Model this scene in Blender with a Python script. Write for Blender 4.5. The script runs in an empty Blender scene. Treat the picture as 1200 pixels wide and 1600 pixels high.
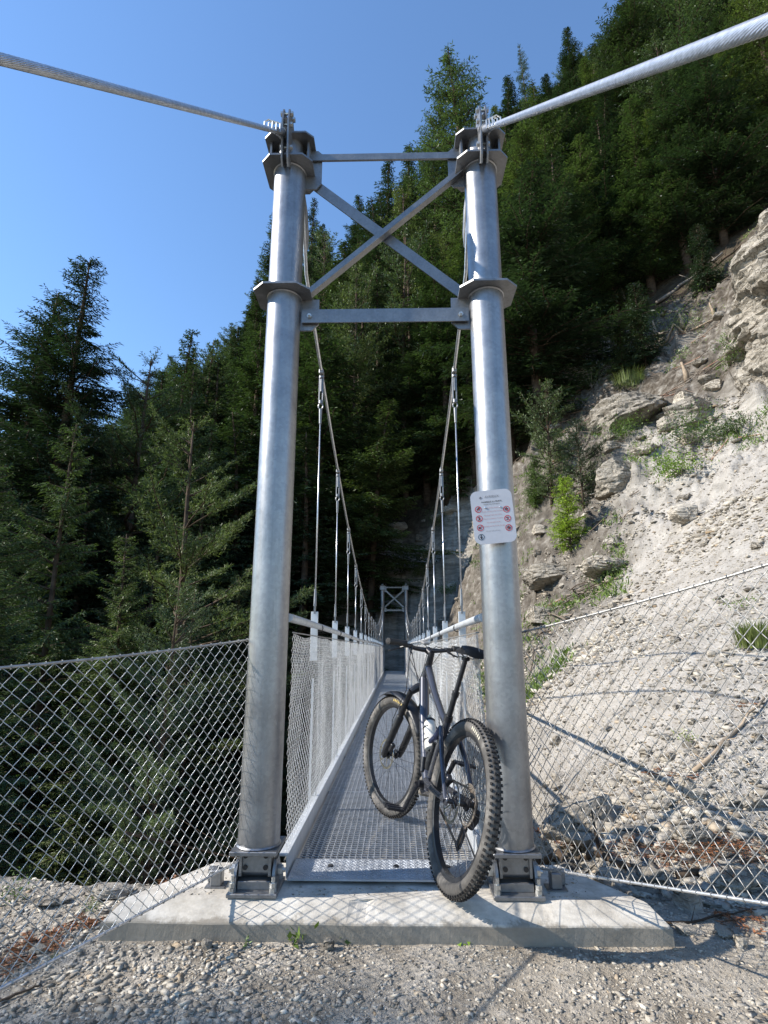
import bpy, math, random
import numpy as np
from mathutils import Vector, Matrix, Euler

# ------------------------------------------------------------------ camera, sky, sun
SC = bpy.context.scene
F_PX, PITCH, YAW = 856.0, math.radians(13.33), math.radians(1.17)
CAM = Vector((0.0, 0.0, 1.09))
cam_data = bpy.data.cameras.new("camera")
cam_data.sensor_fit = 'VERTICAL'
cam_data.sensor_height = 24.0
cam_data.lens = F_PX / 1600.0 * 24.0
cam_data.clip_start = 0.05
cam_data.clip_end = 2000
cam = bpy.data.objects.new("camera", cam_data)
cam.location = CAM
cam.rotation_euler = (math.radians(90) + PITCH, 0, YAW)
SC.collection.objects.link(cam)
SC.camera = cam

SUN_EL, SUN_AZ = math.radians(36), math.radians(6.5)      # the sun stands to the left (-X), a touch behind the camera
to_sun = Vector((-math.cos(SUN_EL) * math.cos(SUN_AZ), -math.cos(SUN_EL) * math.sin(SUN_AZ), math.sin(SUN_EL)))
world = bpy.data.worlds.new("World")
SC.world = world
world.use_nodes = True
wn = world.node_tree
wn.nodes.clear()
sky = wn.nodes.new('ShaderNodeTexSky')
sky.sky_type = 'NISHITA'
sky.sun_disc = False
sky.sun_elevation = SUN_EL
sky.sun_rotation = math.atan2(to_sun.x, to_sun.y)
sky.altitude = 0
sky.air_density = 1.3
sky.dust_density = 0.0
sky.ozone_density = 6.8
bg = wn.nodes.new('ShaderNodeBackground')
bg.inputs['Strength'].default_value = 0.15
wo = wn.nodes.new('ShaderNodeOutputWorld')
wn.links.new(sky.outputs[0], bg.inputs[0])
wn.links.new(bg.outputs[0], wo.inputs[0])
sun_data = bpy.data.lights.new("sun", 'SUN')
sun_data.energy = 5.0
sun_data.angle = math.radians(0.5)
sun_data.color = (1.0, 0.94, 0.85)
sun = bpy.data.objects.new("sun", sun_data)
sun.rotation_euler = to_sun.to_track_quat('Z', 'Y').to_euler()
sun.location = (-20, 0, 30)
SC.collection.objects.link(sun)
SC.view_settings.view_transform = 'Standard'
SC.view_settings.look = 'None'
SC.view_settings.gamma = 1.0
SC.view_settings.exposure = 0.70
SC.cycles.max_bounces = 6
SC.cycles.diffuse_bounces = 3
SC.cycles.glossy_bounces = 3
SC.cycles.transmission_bounces = 4
SC.cycles.transparent_max_bounces = 6
SC.cycles.sample_clamp_indirect = 6.0

CR = Euler((math.radians(90) + PITCH, 0, YAW)).to_matrix()
CRi = CR.transposed()


def P(px, py, Y):
    d = CR @ Vector(((px - 600) / F_PX, (800 - py) / F_PX, -1.0))
    return CAM + d * (Y / d.y)


def proj(x, y, z):
    c = CRi @ (Vector((x, y, z)) - CAM)
    if c.z > -0.05:
        return (-9999, -9999)
    return (600 + F_PX * c.x / -c.z, 800 - F_PX * c.y / -c.z)


# ------------------------------------------------------------------ noise + terrain height
def _hash(ix, iy, iz, seed):
    n = (ix.astype(np.int64) * 374761393 + iy.astype(np.int64) * 668265263 + iz.astype(np.int64) * 2147483647 + seed * 144665) & 0xFFFFFFFF
    n = ((n ^ (n >> 13)) * 1274126177) & 0xFFFFFFFF
    n = (n ^ (n >> 16)) & 0xFFFFFF
    return n / float(0xFFFFFF)


def vnoise(x, y, z=None, seed=0):
    x = np.asarray(x, float); y = np.asarray(y, float)
    z = np.zeros_like(x) if z is None else np.asarray(z, float)
    x0 = np.floor(x); y0 = np.floor(y); z0 = np.floor(z)
    fx = x - x0; fy = y - y0; fz = z - z0
    ux = fx * fx * (3 - 2 * fx); uy = fy * fy * (3 - 2 * fy); uz = fz * fz * (3 - 2 * fz)
    r = 0
    for dx in (0, 1):
        for dy in (0, 1):
            for dz in (0, 1):
                w = (ux if dx else 1 - ux) * (uy if dy else 1 - uy) * (uz if dz else 1 - uz)
                r = r + w * _hash(x0 + dx, y0 + dy, z0 + dz, seed)
    return r * 2 - 1


def fbm(x, y, z=None, o=4, seed=0, ridged=False):
    r = 0; a = 1.0; t = 0
    for k in range(o):
        n = vnoise(x, y, z, seed + k * 17)
        if ridged:
            n = 1 - 2 * np.abs(n)
        r = r + a * n; t += a
        x = x * 2.03 + 3.1; y = y * 2.03 - 1.7
        if z is not None:
            z = z * 2.03 + 0.9
        a *= 0.5
    return r / t


CTRL = [
    (-.5, 3.6, -1.6), (-3, 3.6, -1.8), (-8, 4, -2.2), (-20, 3, -3), (-.3, 6, -3.2), (-4, 7, -5), (-12, 8, -7), (0, 12, -4.8),
    (-6, 14, -9), (-16, 16, -11), (-1, 18, -5.2), (-8, 22, -8), (-20, 25, -10), (0, 23, -3.0), (-4, 26, -4),
    (0, 27.2, -1.0), (-3, 29.5, -.3), (1.5, 28, -.6), (0, 30, .4), (-2.4, 34, 6.2), (3, 31, 5.4), (-1, 38, 11), (-10, 36, 3), (-10, 45, 14),
    (-25, 40, 1), (-25, 55, 14), (-29, 70, 26), (-46, 80, 18), (-60, 60, -2), (-60, 95, 16), (-80, 40, -14), (-40, 25, -13),
    (0, 50, 26), (0, 65, 39), (0, 80, 50), (0, 100, 60), (-15, 60, 28), (-15, 80, 46), (-35, 100, 42),
    (1.3, 3.6, -.1), (2.5, 3.6, 0), (1.9, 4.6, .13), (2.9, 4.5, .62), (4.8, 7, 2.07), (1.97, 8, .25), (3.0, 12, 1.09), (4.85, 11, 2.37),
    (9.0, 13.5, 5.9), (4.9, 15, 2.84), (6.8, 18, 6.7), (10.85, 20, 9.95), (6.1, 22, 7.4), (13, 30, 20), (20.4, 28, 25.4), (4, 18, 1.9),
    (.9, 6, -1.2), (1.0, 9, -1.4), (1.3, 13, -1.6), (1.6, 18, -1.2), (2, 23, .0), (5.5, 20, 4.6), (3.3, 14, 1.5), (3.5, 25, 4.2),
    (8.6, 11, 5.2), (10.6, 11.5, 7.2), (14, 13, 10.5), (14, 8, 8.0), (9.5, 8, 4.6), (7.0, 8.5, 4.0), (20, 5, 11), (12, 3, 4.2), (6, 3, 1.3),
    (13, 18, 12.3), (18, 20, 18.5), (30, 40, 44), (20, 45, 49), (40, 60, 72), (15, 50, 46), (10, 40, 28), (8, 60, 44), (20, 70, 66),
    (30, 90, 90), (10, 100, 68), (50, 30, 45), (60, 100, 120), (-100, 100, 10), (-100, 0, -20), (60, -20, 30), (40, 5, 26),
    (3.4, 3.3, .1), (5, 4.5, 1.3), (2.4, 6, .6), (3.6, 8, 1.3),
    (-1.2, 29, -.2), (-6, 31, .5), (6, 28, 9), (8, 33, 18),
]
_C = np.array(CTRL, float)


def _tps_solve(C, lam=0.02):
    n = len(C)
    d2 = ((C[:, None, :2] - C[None, :, :2]) ** 2).sum(-1)
    K = np.where(d2 > 0, 0.5 * d2 * np.log(d2 + 1e-12), 0) + lam * np.eye(n)
    Q = np.c_[np.ones(n), C[:, :2]]
    A = np.block([[K, Q], [Q.T, np.zeros((3, 3))]])
    return np.linalg.solve(A, np.r_[C[:, 2], np.zeros(3)])


_W = _tps_solve(_C)


def smooth(a, b, t):
    t = np.clip((t - a) / (b - a), 0, 1)
    return t * t * (3 - 2 * t)


def zones(x, y):
    """scree / forest / path weights of the ground"""
    x = np.asarray(x, float); y = np.asarray(y, float)
    wob = fbm(x * .35, y * .35, seed=5) * 1.6
    fb = np.interp(x, [-200, -30, -8, -4, 0, 3, 5.5, 6.8, 8.9, 11, 13, 14, 15, 16.6, 20, 23, 40, 90], [10, 12, 22, 32, 34, 32.5, 30, 26.8, 29, 29, 28, 27, 25.3, 24, 25.5, 27.5, 20, 10]) + wob * .5
    fb = np.where(x < -4, np.minimum(fb, 60), fb)
    forest = smooth(-1.2, 1.2, y - fb)
    forest = np.maximum(forest, smooth(-.4, -2.0, x + wob * .3) * smooth(3.0, 4.5, y) * smooth(30, 27, y))
    path = smooth(3.4, 2.9, y + .15 * fbm(x * 1.5, y * 1.5, seed=8))
    return forest, path


def height(x, y):
    x = np.asarray(x, float); y = np.asarray(y, float)
    sh = x.shape
    xf = x.ravel(); yf = y.ravel()
    out = np.empty(xf.size)
    for i in range(0, xf.size, 40000):
        a = xf[i:i + 40000]; b = yf[i:i + 40000]
        d2 = (a[:, None] - _C[None, :, 0]) ** 2 + (b[:, None] - _C[None, :, 1]) ** 2
        out[i:i + 40000] = (0.5 * d2 * np.log(d2 + 1e-12)) @ _W[:-3] + _W[-3] + _W[-2] * a + _W[-1] * b
    h = out.reshape(sh)
    forest, path = zones(x, y)
    d = np.sqrt(x * x + y * y)
    rock = smooth(2.0, 10, x + .25 * y - 1.0) * (1 - forest)
    rocky2 = np.exp(-((x - 1.5) / 6.5) ** 2 - ((y - 30.5) / 3.3) ** 2)
    lefty = smooth(.50, .40, x / np.maximum(y, 1)) * (1 - forest)
    amp = 0.04 + .22 * smooth(7, 12, d) * rock + 0.85 * smooth(11, 17, d) * np.maximum(rock, 0) + 1.2 * rocky2 + .35 * lefty * smooth(9, 13, d) * smooth(2.0, 3.5, x)
    # ledges and ribs of rock
    n1 = fbm(x * .42 + y * .1, y * .42, seed=2, o=5, ridged=True)
    n2 = fbm(x * 1.6, y * 1.6, seed=3, o=4, ridged=True)
    h = h + amp * (n1 * .9 + n2 * .35)
    h = h + .05 * fbm(x * 1.1 + .6 * y, y * 1.1, seed=13, o=5, ridged=True) * smooth(3.4, 5, d) * (x > .9) * smooth(1.2, 2.0, x)
    h = h + (.02 + .12 * smooth(10, 14, d) * np.maximum(rock, lefty)) * fbm(x * 4, y * 4, seed=12, o=4, ridged=True) * smooth(3, 5, d)
    st = .9 + .3 * vnoise(x * .2, y * .2, seed=40)
    q = h / st
    hs = (np.floor(q) + smooth(.25, .75, q - np.floor(q))) * st
    wl = np.maximum(rock * smooth(13, 17, d) * .6 * smooth(-.3, .3, vnoise(x * .35, y * .35, seed=41)), rocky2 * .75)
    h = h * (1 - wl) + hs * wl
    # landing shelf of the far bridge head
    sh_ = np.exp(-(((x + .0) / 1.8) ** 4) - (((y - 27.6) / 1.9) ** 4))
    h = h * (1 - sh_) + (-.42) * sh_
    # keep the ground clear below the walkway
    under = smooth(1.35, .8, np.abs(x + .04)) * smooth(3.1, 4.0, y) * smooth(26.5, 25.2, y)
    h = np.where(under > 0, np.minimum(h, h * (1 - under) + under * (-1.0)), h)
    # the path with its ledge
    flat = -.12 + .012 * fbm(x * 3, y * 3, seed=21, o=3) + .02 * np.clip(x - 1.2, 0, 9)
    leftedge = 3.12 + .10 * fbm(x * 1.3, y * .3, seed=22) + .12 * np.clip(-x - 1.5, 0, 3)
    m = np.where(x < 0.9, smooth(0, .55, y - leftedge), smooth(3.0, 4.3, y))
    mm = smooth(.3, 1.5, x)
    m = smooth(0, .55, y - leftedge) * (1 - mm) + smooth(2.7, 4.2, y) * mm
    side = smooth(4.5, 9, x)
    m = np.maximum(m, side * smooth(-8, 4, y))
    return flat * (1 - m) + h * m


def hz(x, y):
    return float(height(np.array([x]), np.array([y]))[0])


# ------------------------------------------------------------------ object helpers
COL = SC.collection
rnd = random.Random(7)


def tag(o, label=None, cat=None, group=None, kind=None):
    if label: o['label'] = label
    if cat: o['category'] = cat
    if group: o['group'] = group
    if kind: o['kind'] = kind
    return o


def empty(name, loc=(0, 0, 0), rot=(0, 0, 0), parent=None):
    o = bpy.data.objects.new(name, None)
    o.empty_display_size = .1
    o.location = loc
    o.rotation_euler = rot
    COL.objects.link(o)
    if parent: o.parent = parent
    return o


def copy_tree(o, parent=None):
    c = o.copy()
    COL.objects.link(c)
    c.parent = parent
    for ch in list(o.children):
        copy_tree(ch, c)
    return c


def np_mesh(name, V, faces_flat, counts, mat, parent=None, smooth_=False, link=True):
    """V (n,3), faces_flat loop vertex indices, counts verts per face"""
    me = bpy.data.meshes.new(name)
    V = np.ascontiguousarray(V, dtype=np.float32)
    faces_flat = np.ascontiguousarray(faces_flat, dtype=np.int32).ravel()
    counts = np.ascontiguousarray(counts, dtype=np.int32)
    me.vertices.add(len(V)); me.vertices.foreach_set('co', V.ravel())
    me.loops.add(len(faces_flat)); me.loops.foreach_set('vertex_index', faces_flat)
    me.polygons.add(len(counts))
    starts = np.zeros(len(counts), np.int32); starts[1:] = np.cumsum(counts)[:-1]
    me.polygons.foreach_set('loop_start', starts)
    me.polygons.foreach_set('loop_total', counts)
    if smooth_:
        me.polygons.foreach_set('use_smooth', np.ones(len(counts), bool))
    me.update(calc_edges=True)
    me.validate()
    if mat: me.materials.append(mat)
    if not link:
        return me
    o = bpy.data.objects.new(name, me)
    COL.objects.link(o)
    if parent: o.parent = parent
    return o


class MB:
    def __init__(self):
        self.v = []; self.f = []; self.M = None

    def _add(self, vs, fs):
        b = len(self.v)
        if self.M is not None:
            vs = [self.M @ Vector(q) for q in vs]
        self.v += [tuple(q) for q in vs]
        self.f += [tuple(i + b for i in q) for q in fs]

    def box(self, c, s, rot=None, bev=0.0):
        x, y, z = s[0] / 2, s[1] / 2, s[2] / 2
        R = rot if rot is not None else Matrix.Identity(3)
        if bev > 0:
            b = min(bev, x * .9, y * .9, z * .9)
            vs = []
            idx = {}
            for sx in (-1, 1):
                for sy in (-1, 1):
                    for sz in (-1, 1):
                        for a in range(3):
                            p = [sx * (x - b), sy * (y - b), sz * (z - b)]
                            p[a] = (sx * x, sy * y, sz * z)[a]
                            idx[(sx, sy, sz, a)] = len(vs)
                            vs.append(Vector(c) + R @ Vector(p))
            fs = []
            for a in range(3):
                u, w = (a + 1) % 3, (a + 2) % 3
                for s_ in (-1, 1):
                    q = []
                    for (su, sw) in ((-1, -1), (1, -1), (1, 1), (-1, 1)):
                        k = [0, 0, 0]; k[a] = s_; k[u] = su; k[w] = sw
                        q.append(idx[(k[0], k[1], k[2], a)])
                    fs.append(q if s_ > 0 else q[::-1])
            for a in range(3):
                u, w = (a + 1) % 3, (a + 2) % 3
                for su in (-1, 1):
                    for sw in (-1, 1):
                        k0 = [0, 0, 0]; k1 = [0, 0, 0]
                        k0[a] = -1; k1[a] = 1
                        for k in (k0, k1): k[u] = su; k[w] = sw
                        q = [idx[(*k0, u)], idx[(*k1, u)], idx[(*k1, w)], idx[(*k0, w)]]
                        fs.append(q if su * sw < 0 else q[::-1])
            for sx in (-1, 1):
                for sy in (-1, 1):
                    for sz in (-1, 1):
                        q = [idx[(sx, sy, sz, a)] for a in range(3)]
                        fs.append(q if sx * sy * sz > 0 else q[::-1])
            self._add(vs, fs)
            return
        vs = [Vector(c) + R @ Vector((a * x, b * y, d * z)) for a in (-1, 1) for b in (-1, 1) for d in (-1, 1)]
        self._add(vs, [(0, 1, 3, 2), (4, 6, 7, 5), (0, 4, 5, 1), (2, 3, 7, 6), (0, 2, 6, 4), (1, 5, 7, 3)])

    def bar(self, a, b, w, h, up=(0, 0, 1), bev=0.0, roll=0.0):
        a = Vector(a); b = Vector(b); d = (b - a)
        L = d.length; d.normalize()
        u = Vector(up)
        s = d.cross(u)
        if s.length < 1e-4: s = d.cross(Vector((1, 0, 0)))
        s.normalize(); u = s.cross(d)
        R = Matrix((s, d, u)).transposed()
        if roll: R = R @ Matrix.Rotation(roll, 3, 'Y')
        self.box((a + b) / 2, (w, L, h), R, bev)

    def tube(self, pts, r, n=8, caps=True, flat=None):
        pts = [Vector(p) for p in pts]
        m = len(pts)
        rs = r if isinstance(r, (list, tuple)) else [r] * m
        vs = []; fs = []
        ref = None
        for i, p in enumerate(pts):
            t = (pts[min(i + 1, m - 1)] - pts[max(i - 1, 0)])
            if t.length < 1e-9: t = Vector((0, 0, 1))
            t.normalize()
            if ref is None:
                ref = Vector((0, 0, 1)) if abs(t.z) < .9 else Vector((1, 0, 0))
            s = t.cross(ref)
            if s.length < 1e-5: s = t.cross(Vector((0, 1, 0)))
            s.normalize(); u = s.cross(t); ref = u
            for k in range(n):
                a = 2 * math.pi * k / n
                vs.append(p + (s * math.cos(a) + u * math.sin(a)) * rs[i])
        for i in range(m - 1):
            for k in range(n):
                k2 = (k + 1) % n
                fs.append((i * n + k, i * n + k2, (i + 1) * n + k2, (i + 1) * n + k))
        if caps:
            fs.append(tuple(range(n))[::-1])
            fs.append(tuple((m - 1) * n + k for k in range(n)))
        self._add(vs, fs)

    def lathe(self, prof, c=(0, 0, 0), R=None, n=24, closed=False, caps=True):
        """prof: (radius, height) along local Z"""
        R = R if R is not None else Matrix.Identity(3)
        c = Vector(c); m = len(prof)
        vs = []; fs = []
        for (r, h) in prof:
            for k in range(n):
                a = 2 * math.pi * k / n
                vs.append(c + R @ Vector((r * math.cos(a), r * math.sin(a), h)))
        for i in range(m - (0 if closed else 1)):
            j = (i + 1) % m
            for k in range(n):
                k2 = (k + 1) % n
                fs.append((i * n + k, i * n + k2, j * n + k2, j * n + k))
        if caps and not closed:
            fs.append(tuple(range(n))[::-1]); fs.append(tuple((m - 1) * n + k for k in range(n)))
        self._add(vs, fs)

    def prism(self, outline, t, M):
        """outline 2D polygon (ccw) in local XY, thickness t along local Z, placed by 4x4 M"""
        n = len(outline)
        vs = [M @ Vector((p[0], p[1], 0)) for p in outline] + [M @ Vector((p[0], p[1], t)) for p in outline]
        fs = [tuple(range(n))[::-1], tuple(range(n, 2 * n))]
        for k in range(n):
            k2 = (k + 1) % n
            fs.append((k, k2, n + k2, n + k))
        self._add(vs, fs)

    def build(self, name, mat, parent=None, smooth_=False, auto=None):
        me = bpy.data.meshes.new(name)
        me.from_pydata([tuple(v) for v in self.v], [], self.f)
        me.materials.append(mat)
        if smooth_:
            me.polygons.foreach_set('use_smooth', [True] * len(me.polygons))
            if auto is not None:
                me.set_sharp_from_angle(angle=math.radians(auto))
        me.update()
        o = bpy.data.objects.new(name, me)
        COL.objects.link(o)
        if parent: o.parent = parent
        return o


def tubes_np(PT, r, sides=4):
    """PT (n,m,3) polylines of equal length -> vertices, faces"""
    n, m, _ = PT.shape
    T = np.empty_like(PT)
    T[:, 1:-1] = PT[:, 2:] - PT[:, :-2]; T[:, 0] = PT[:, 1] - PT[:, 0]; T[:, -1] = PT[:, -1] - PT[:, -2]
    T /= np.linalg.norm(T, axis=-1, keepdims=True) + 1e-12
    ref = np.array([0.31, .93, 0.2]); ref = ref / np.linalg.norm(ref)
    S = np.cross(T, ref); S /= np.linalg.norm(S, axis=-1, keepdims=True) + 1e-12
    U = np.cross(S, T)
    a = np.arange(sides) * 2 * np.pi / sides
    V = PT[:, :, None, :] + r * (S[:, :, None, :] * np.cos(a)[None, None, :, None] + U[:, :, None, :] * np.sin(a)[None, None, :, None])
    V = V.reshape(-1, 3)
    i = np.arange(n)[:, None, None] * (m * sides); j = np.arange(m - 1)[None, :, None] * sides; k = np.arange(sides)[None, None, :]
    k2 = (k + 1) % sides
    Fq = np.stack([i + j + k, i + j + k2, i + j + sides + k2, i + j + sides + k], -1).reshape(-1, 4)
    return V, Fq


# ------------------------------------------------------------------ materials
def new_mat(name):
    m = bpy.data.materials.new(name)
    m.use_nodes = True
    nt = m.node_tree
    b = nt.nodes['Principled BSDF']
    return m, nt, b


def N(nt, t, **kw):
    n = nt.nodes.new(t)
    for k, v in kw.items():
        if k.startswith('i_'):
            n.inputs[k[2:].replace('_', ' ')].default_value = v
        else:
            setattr(n, k, v)
    return n


def ramp(nt, fac, stops):
    r = nt.nodes.new('ShaderNodeValToRGB')
    cr = r.color_ramp
    while len(cr.elements) < len(stops): cr.elements.new(.5)
    for e, (p, c) in zip(cr.elements, stops):
        e.position = p; e.color = (*c, 1) if len(c) == 3 else c
    nt.links.new(fac, r.inputs[0])
    return r.outputs[0]


def mix(nt, fac, a, b, mode='MIX'):
    m = nt.nodes.new('ShaderNodeMix')
    m.data_type = 'RGBA'; m.blend_type = mode
    for s, v in ((0, fac), (6, a), (7, b)):
        if isinstance(v, (int, float)): m.inputs[s].default_value = v
        elif isinstance(v, tuple): m.inputs[s].default_value = (*v, 1) if len(v) == 3 else v
        else: nt.links.new(v, m.inputs[s])
    return m.outputs[2]


def obj_coord(nt):
    return N(nt, 'ShaderNodeTexCoord').outputs['Object']


def noise_fac(nt, scale, detail=4, rough=.55, vec=None, dist=0.0, stretch=None):
    n = N(nt, 'ShaderNodeTexNoise')
    n.inputs['Scale'].default_value = scale; n.inputs['Detail'].default_value = detail
    n.inputs['Roughness'].default_value = rough; n.inputs['Distortion'].default_value = dist
    v = vec if vec is not None else obj_coord(nt)
    if stretch:
        mp = N(nt, 'ShaderNodeMapping'); mp.inputs['Scale'].default_value = stretch
        nt.links.new(v, mp.inputs[0]); v = mp.outputs[0]
    nt.links.new(v, n.inputs['Vector'])
    return n.outputs['Fac']


def bump(nt, b, fac, strength=.3, dist=.01):
    bm = N(nt, 'ShaderNodeBump')
    bm.inputs['Strength'].default_value = strength; bm.inputs['Distance'].default_value = dist
    nt.links.new(fac, bm.inputs['Height'])
    nt.links.new(bm.outputs[0], b.inputs['Normal'])


def plain(name, col, rough=.5, metal=0.0, var=.15, scale=8, spec=.5, bmp=0.0):
    m, nt, b = new_mat(name)
    f = noise_fac(nt, scale, 5)
    lo = tuple(c * (1 - var) for c in col); hi = tuple(min(1, c * (1 + var)) for c in col)
    nt.links.new(ramp(nt, f, [(.3, lo), (.7, hi)]), b.inputs['Base Color'])
    b.inputs['Roughness'].default_value = rough
    b.inputs['Metallic'].default_value = metal
    b.inputs['Specular IOR Level'].default_value = spec
    if bmp: bump(nt, b, noise_fac(nt, scale * 6, 3), .4, bmp)
    return m


def galv(name, base=.52, rough=.33, warm=0.0, scale=7, dirt=0.25):
    m, nt, b = new_mat(name)
    vor = N(nt, 'ShaderNodeTexVoronoi'); vor.inputs['Scale'].default_value = scale * 9
    oc = obj_coord(nt); nt.links.new(oc, vor.inputs['Vector'])
    f = noise_fac(nt, scale, 6, .6)
    c1 = ramp(nt, f, [(.3, (base * .80, base * .81, base * .84)), (.7, (base * 1.1, base * 1.11, base * 1.13))])
    c2 = ramp(nt, vor.outputs['Color'], [(0, (.89, .89, .89)), (1, (1.07, 1.07, 1.07))])
    c = mix(nt, 1.0, c1, c2, 'MULTIPLY')
    streak = noise_fac(nt, 3, 5, .65, stretch=(9, 9, .55))
    dm = ramp(nt, streak, [(.52, (0, 0, 0)), (.75, (dirt, dirt, dirt))])
    c = mix(nt, dm, c, (base * .42, base * .40, base * .37))
    nt.links.new(c, b.inputs['Base Color'])
    b.inputs['Metallic'].default_value = .82
    rr = N(nt, 'ShaderNodeMapRange'); rr.inputs['To Min'].default_value = rough - .07; rr.inputs['To Max'].default_value = rough + .12
    nt.links.new(f, rr.inputs['Value']); nt.links.new(rr.outputs[0], b.inputs['Roughness'])
    bump(nt, b, noise_fac(nt, scale * 1.6, 4, .5), .22, .006)
    return m


M_galv = galv('galvanised_steel', .345, .36, dirt=.35)
M_galv_plate = galv('galvanised_plate', .27, .45, scale=10)
M_wire = plain('zinc_wire', (.50, .50, .49), .38, .7, .25, 30)
M_wire_net = plain('bright_zinc_wire', (.72, .72, .71), .4, .5, .2, 30)
M_grating = plain('grating_steel', (.42, .44, .47), .40, .45, .2, 12)
M_wire_dark = plain('weathered_wire', (.36, .35, .33), .45, .6, .25, 30)
M_rope = plain('steel_rope', (.62, .63, .65), .32, .8, .2, 60)
M_white_steel = plain('pale_galvanised_steel', (.60, .62, .64), .42, .35, .12, 12)
M_bolt = plain('bolt_zinc', (.55, .55, .53), .35, .8, .2, 40)
M_black = plain('black_plastic', (.018, .018, .02), .42, 0, .3, 30)
M_blackmetal = plain('black_metal', (.03, .03, .034), .3, .4, .3, 30)
M_rubber = plain('black_rubber', (.028, .027, .026), .7, 0, .3, 30)
M_chrome = plain('bright_steel', (.6, .6, .6), .22, 1, .2, 30)


def mat_concrete():
    m, nt, b = new_mat('concrete')
    f = noise_fac(nt, 3, 8, .65)
    f2 = noise_fac(nt, 40, 4, .6)
    c = ramp(nt, f, [(.3, (.46, .42, .36)), (.5, (.63, .585, .515)), (.75, (.72, .68, .61))])
    c = mix(nt, .35, c, ramp(nt, f2, [(.35, (.30, .29, .27)), (.6, (.6, .59, .57))]), 'MULTIPLY')
    c = mix(nt, .5, c, ramp(nt, noise_fac(nt, 6, 6, .7, stretch=(1, 1, 4)), [(.35, (.55, .53, .5)), (.6, (1.1, 1.1, 1.1))]), 'MULTIPLY')
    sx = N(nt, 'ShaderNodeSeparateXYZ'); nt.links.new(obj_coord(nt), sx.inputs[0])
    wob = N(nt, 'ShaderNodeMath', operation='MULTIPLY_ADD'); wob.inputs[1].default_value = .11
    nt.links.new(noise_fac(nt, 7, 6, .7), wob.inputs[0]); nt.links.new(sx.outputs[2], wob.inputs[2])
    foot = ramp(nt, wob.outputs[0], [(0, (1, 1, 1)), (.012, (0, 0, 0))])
    c = mix(nt, mix(nt, .72, (0, 0, 0), foot), c, (.17, .145, .11))  # soil stain low down; also paints the shaded front face darker below the chamfer
    blot = ramp(nt, noise_fac(nt, 2.3, 7, .7), [(.55, (0, 0, 0)), (.7, (.55, .55, .55))])
    c = mix(nt, blot, c, (.27, .235, .18))
    nt.links.new(c, b.inputs['Base Color'])
    b.inputs['Roughness'].default_value = .85
    bump(nt, b, noise_fac(nt, 55, 6, .7), .5, .004)
    return m


def mat_ground():
    m, nt, b = new_mat('ground_soil_and_rock')
    at = N(nt, 'ShaderNodeAttribute'); at.attribute_name = 'zone'
    sep = N(nt, 'ShaderNodeSeparateColor'); nt.links.new(at.outputs['Color'], sep.inputs[0])
    pos = N(nt, 'ShaderNodeNewGeometry').outputs['Position']
    big = noise_fac(nt, .55, 8, .62, pos)
    mid = noise_fac(nt, 3.2, 8, .65, pos, .3)
    fine = noise_fac(nt, 28, 6, .65, pos)
    vor = N(nt, 'ShaderNodeTexVoronoi'); vor.inputs['Scale'].default_value = 16; nt.links.new(pos, vor.inputs['Vector'])
    lay = noise_fac(nt, 1.0, 8, .62, pos, .6, stretch=(.9, .9, 4.5))
    scree = ramp(nt, mid, [(.28, (.25, .23, .20)), (.5, (.37, .345, .31)), (.72, (.47, .445, .405))])
    scree = mix(nt, .5, scree, ramp(nt, fine, [(.3, (.55, .53, .5)), (.65, (1.12, 1.1, 1.08))]), 'MULTIPLY')
    rock = ramp(nt, lay, [(.28, (.15, .135, .115)), (.48, (.27, .25, .22)), (.62, (.42, .39, .345)), (.8, (.26, .22, .175))])
    rock = mix(nt, .45, rock, ramp(nt, fine, [(.3, (.6, .58, .55)), (.65, (1.1, 1.1, 1.08))]), 'MULTIPLY')
    soil = ramp(nt, mid, [(.3, (.025, .02, .014)), (.5, (.055, .042, .028)), (.7, (.09, .075, .05))])
    debris = ramp(nt, mid, [(.3, (.030, .024, .017)), (.44, (.070, .057, .043)), (.57, (.14, .122, .10)), (.7, (.29, .27, .235))])
    path = ramp(nt, mid, [(.3, (.15, .122, .09)), (.48, (.33, .29, .235)), (.7, (.54, .495, .425))])
    path = mix(nt, .6, path, ramp(nt, fine, [(.3, (.45, .44, .42)), (.65, (1.12, 1.1, 1.08))]), 'MULTIPLY')
    c = mix(nt, sep.outputs[2], scree, rock)
    atd = N(nt, 'ShaderNodeAttribute'); atd.attribute_name = 'zone2'
    sep2 = N(nt, 'ShaderNodeSeparateColor'); nt.links.new(atd.outputs['Color'], sep2.inputs[0])
    c = mix(nt, sep2.outputs[1], c, debris)
    c = mix(nt, sep.outputs[0], c, soil)
    c = mix(nt, sep2.outputs[0], c, path)
    nt.links.new(c, b.inputs['Base Color'])
    b.inputs['Roughness'].default_value = .95
    b.inputs['Specular IOR Level'].default_value = .2
    ad = N(nt, 'ShaderNodeMath', operation='ADD'); nt.links.new(mid, ad.inputs[0])
    mu = N(nt, 'ShaderNodeMath', operation='MULTIPLY'); mu.inputs[1].default_value = .35
    nt.links.new(fine, mu.inputs[0]); nt.links.new(mu.outputs[0], ad.inputs[1])
    bump(nt, b, ad.outputs[0], .8, .09)
    return m


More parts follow.
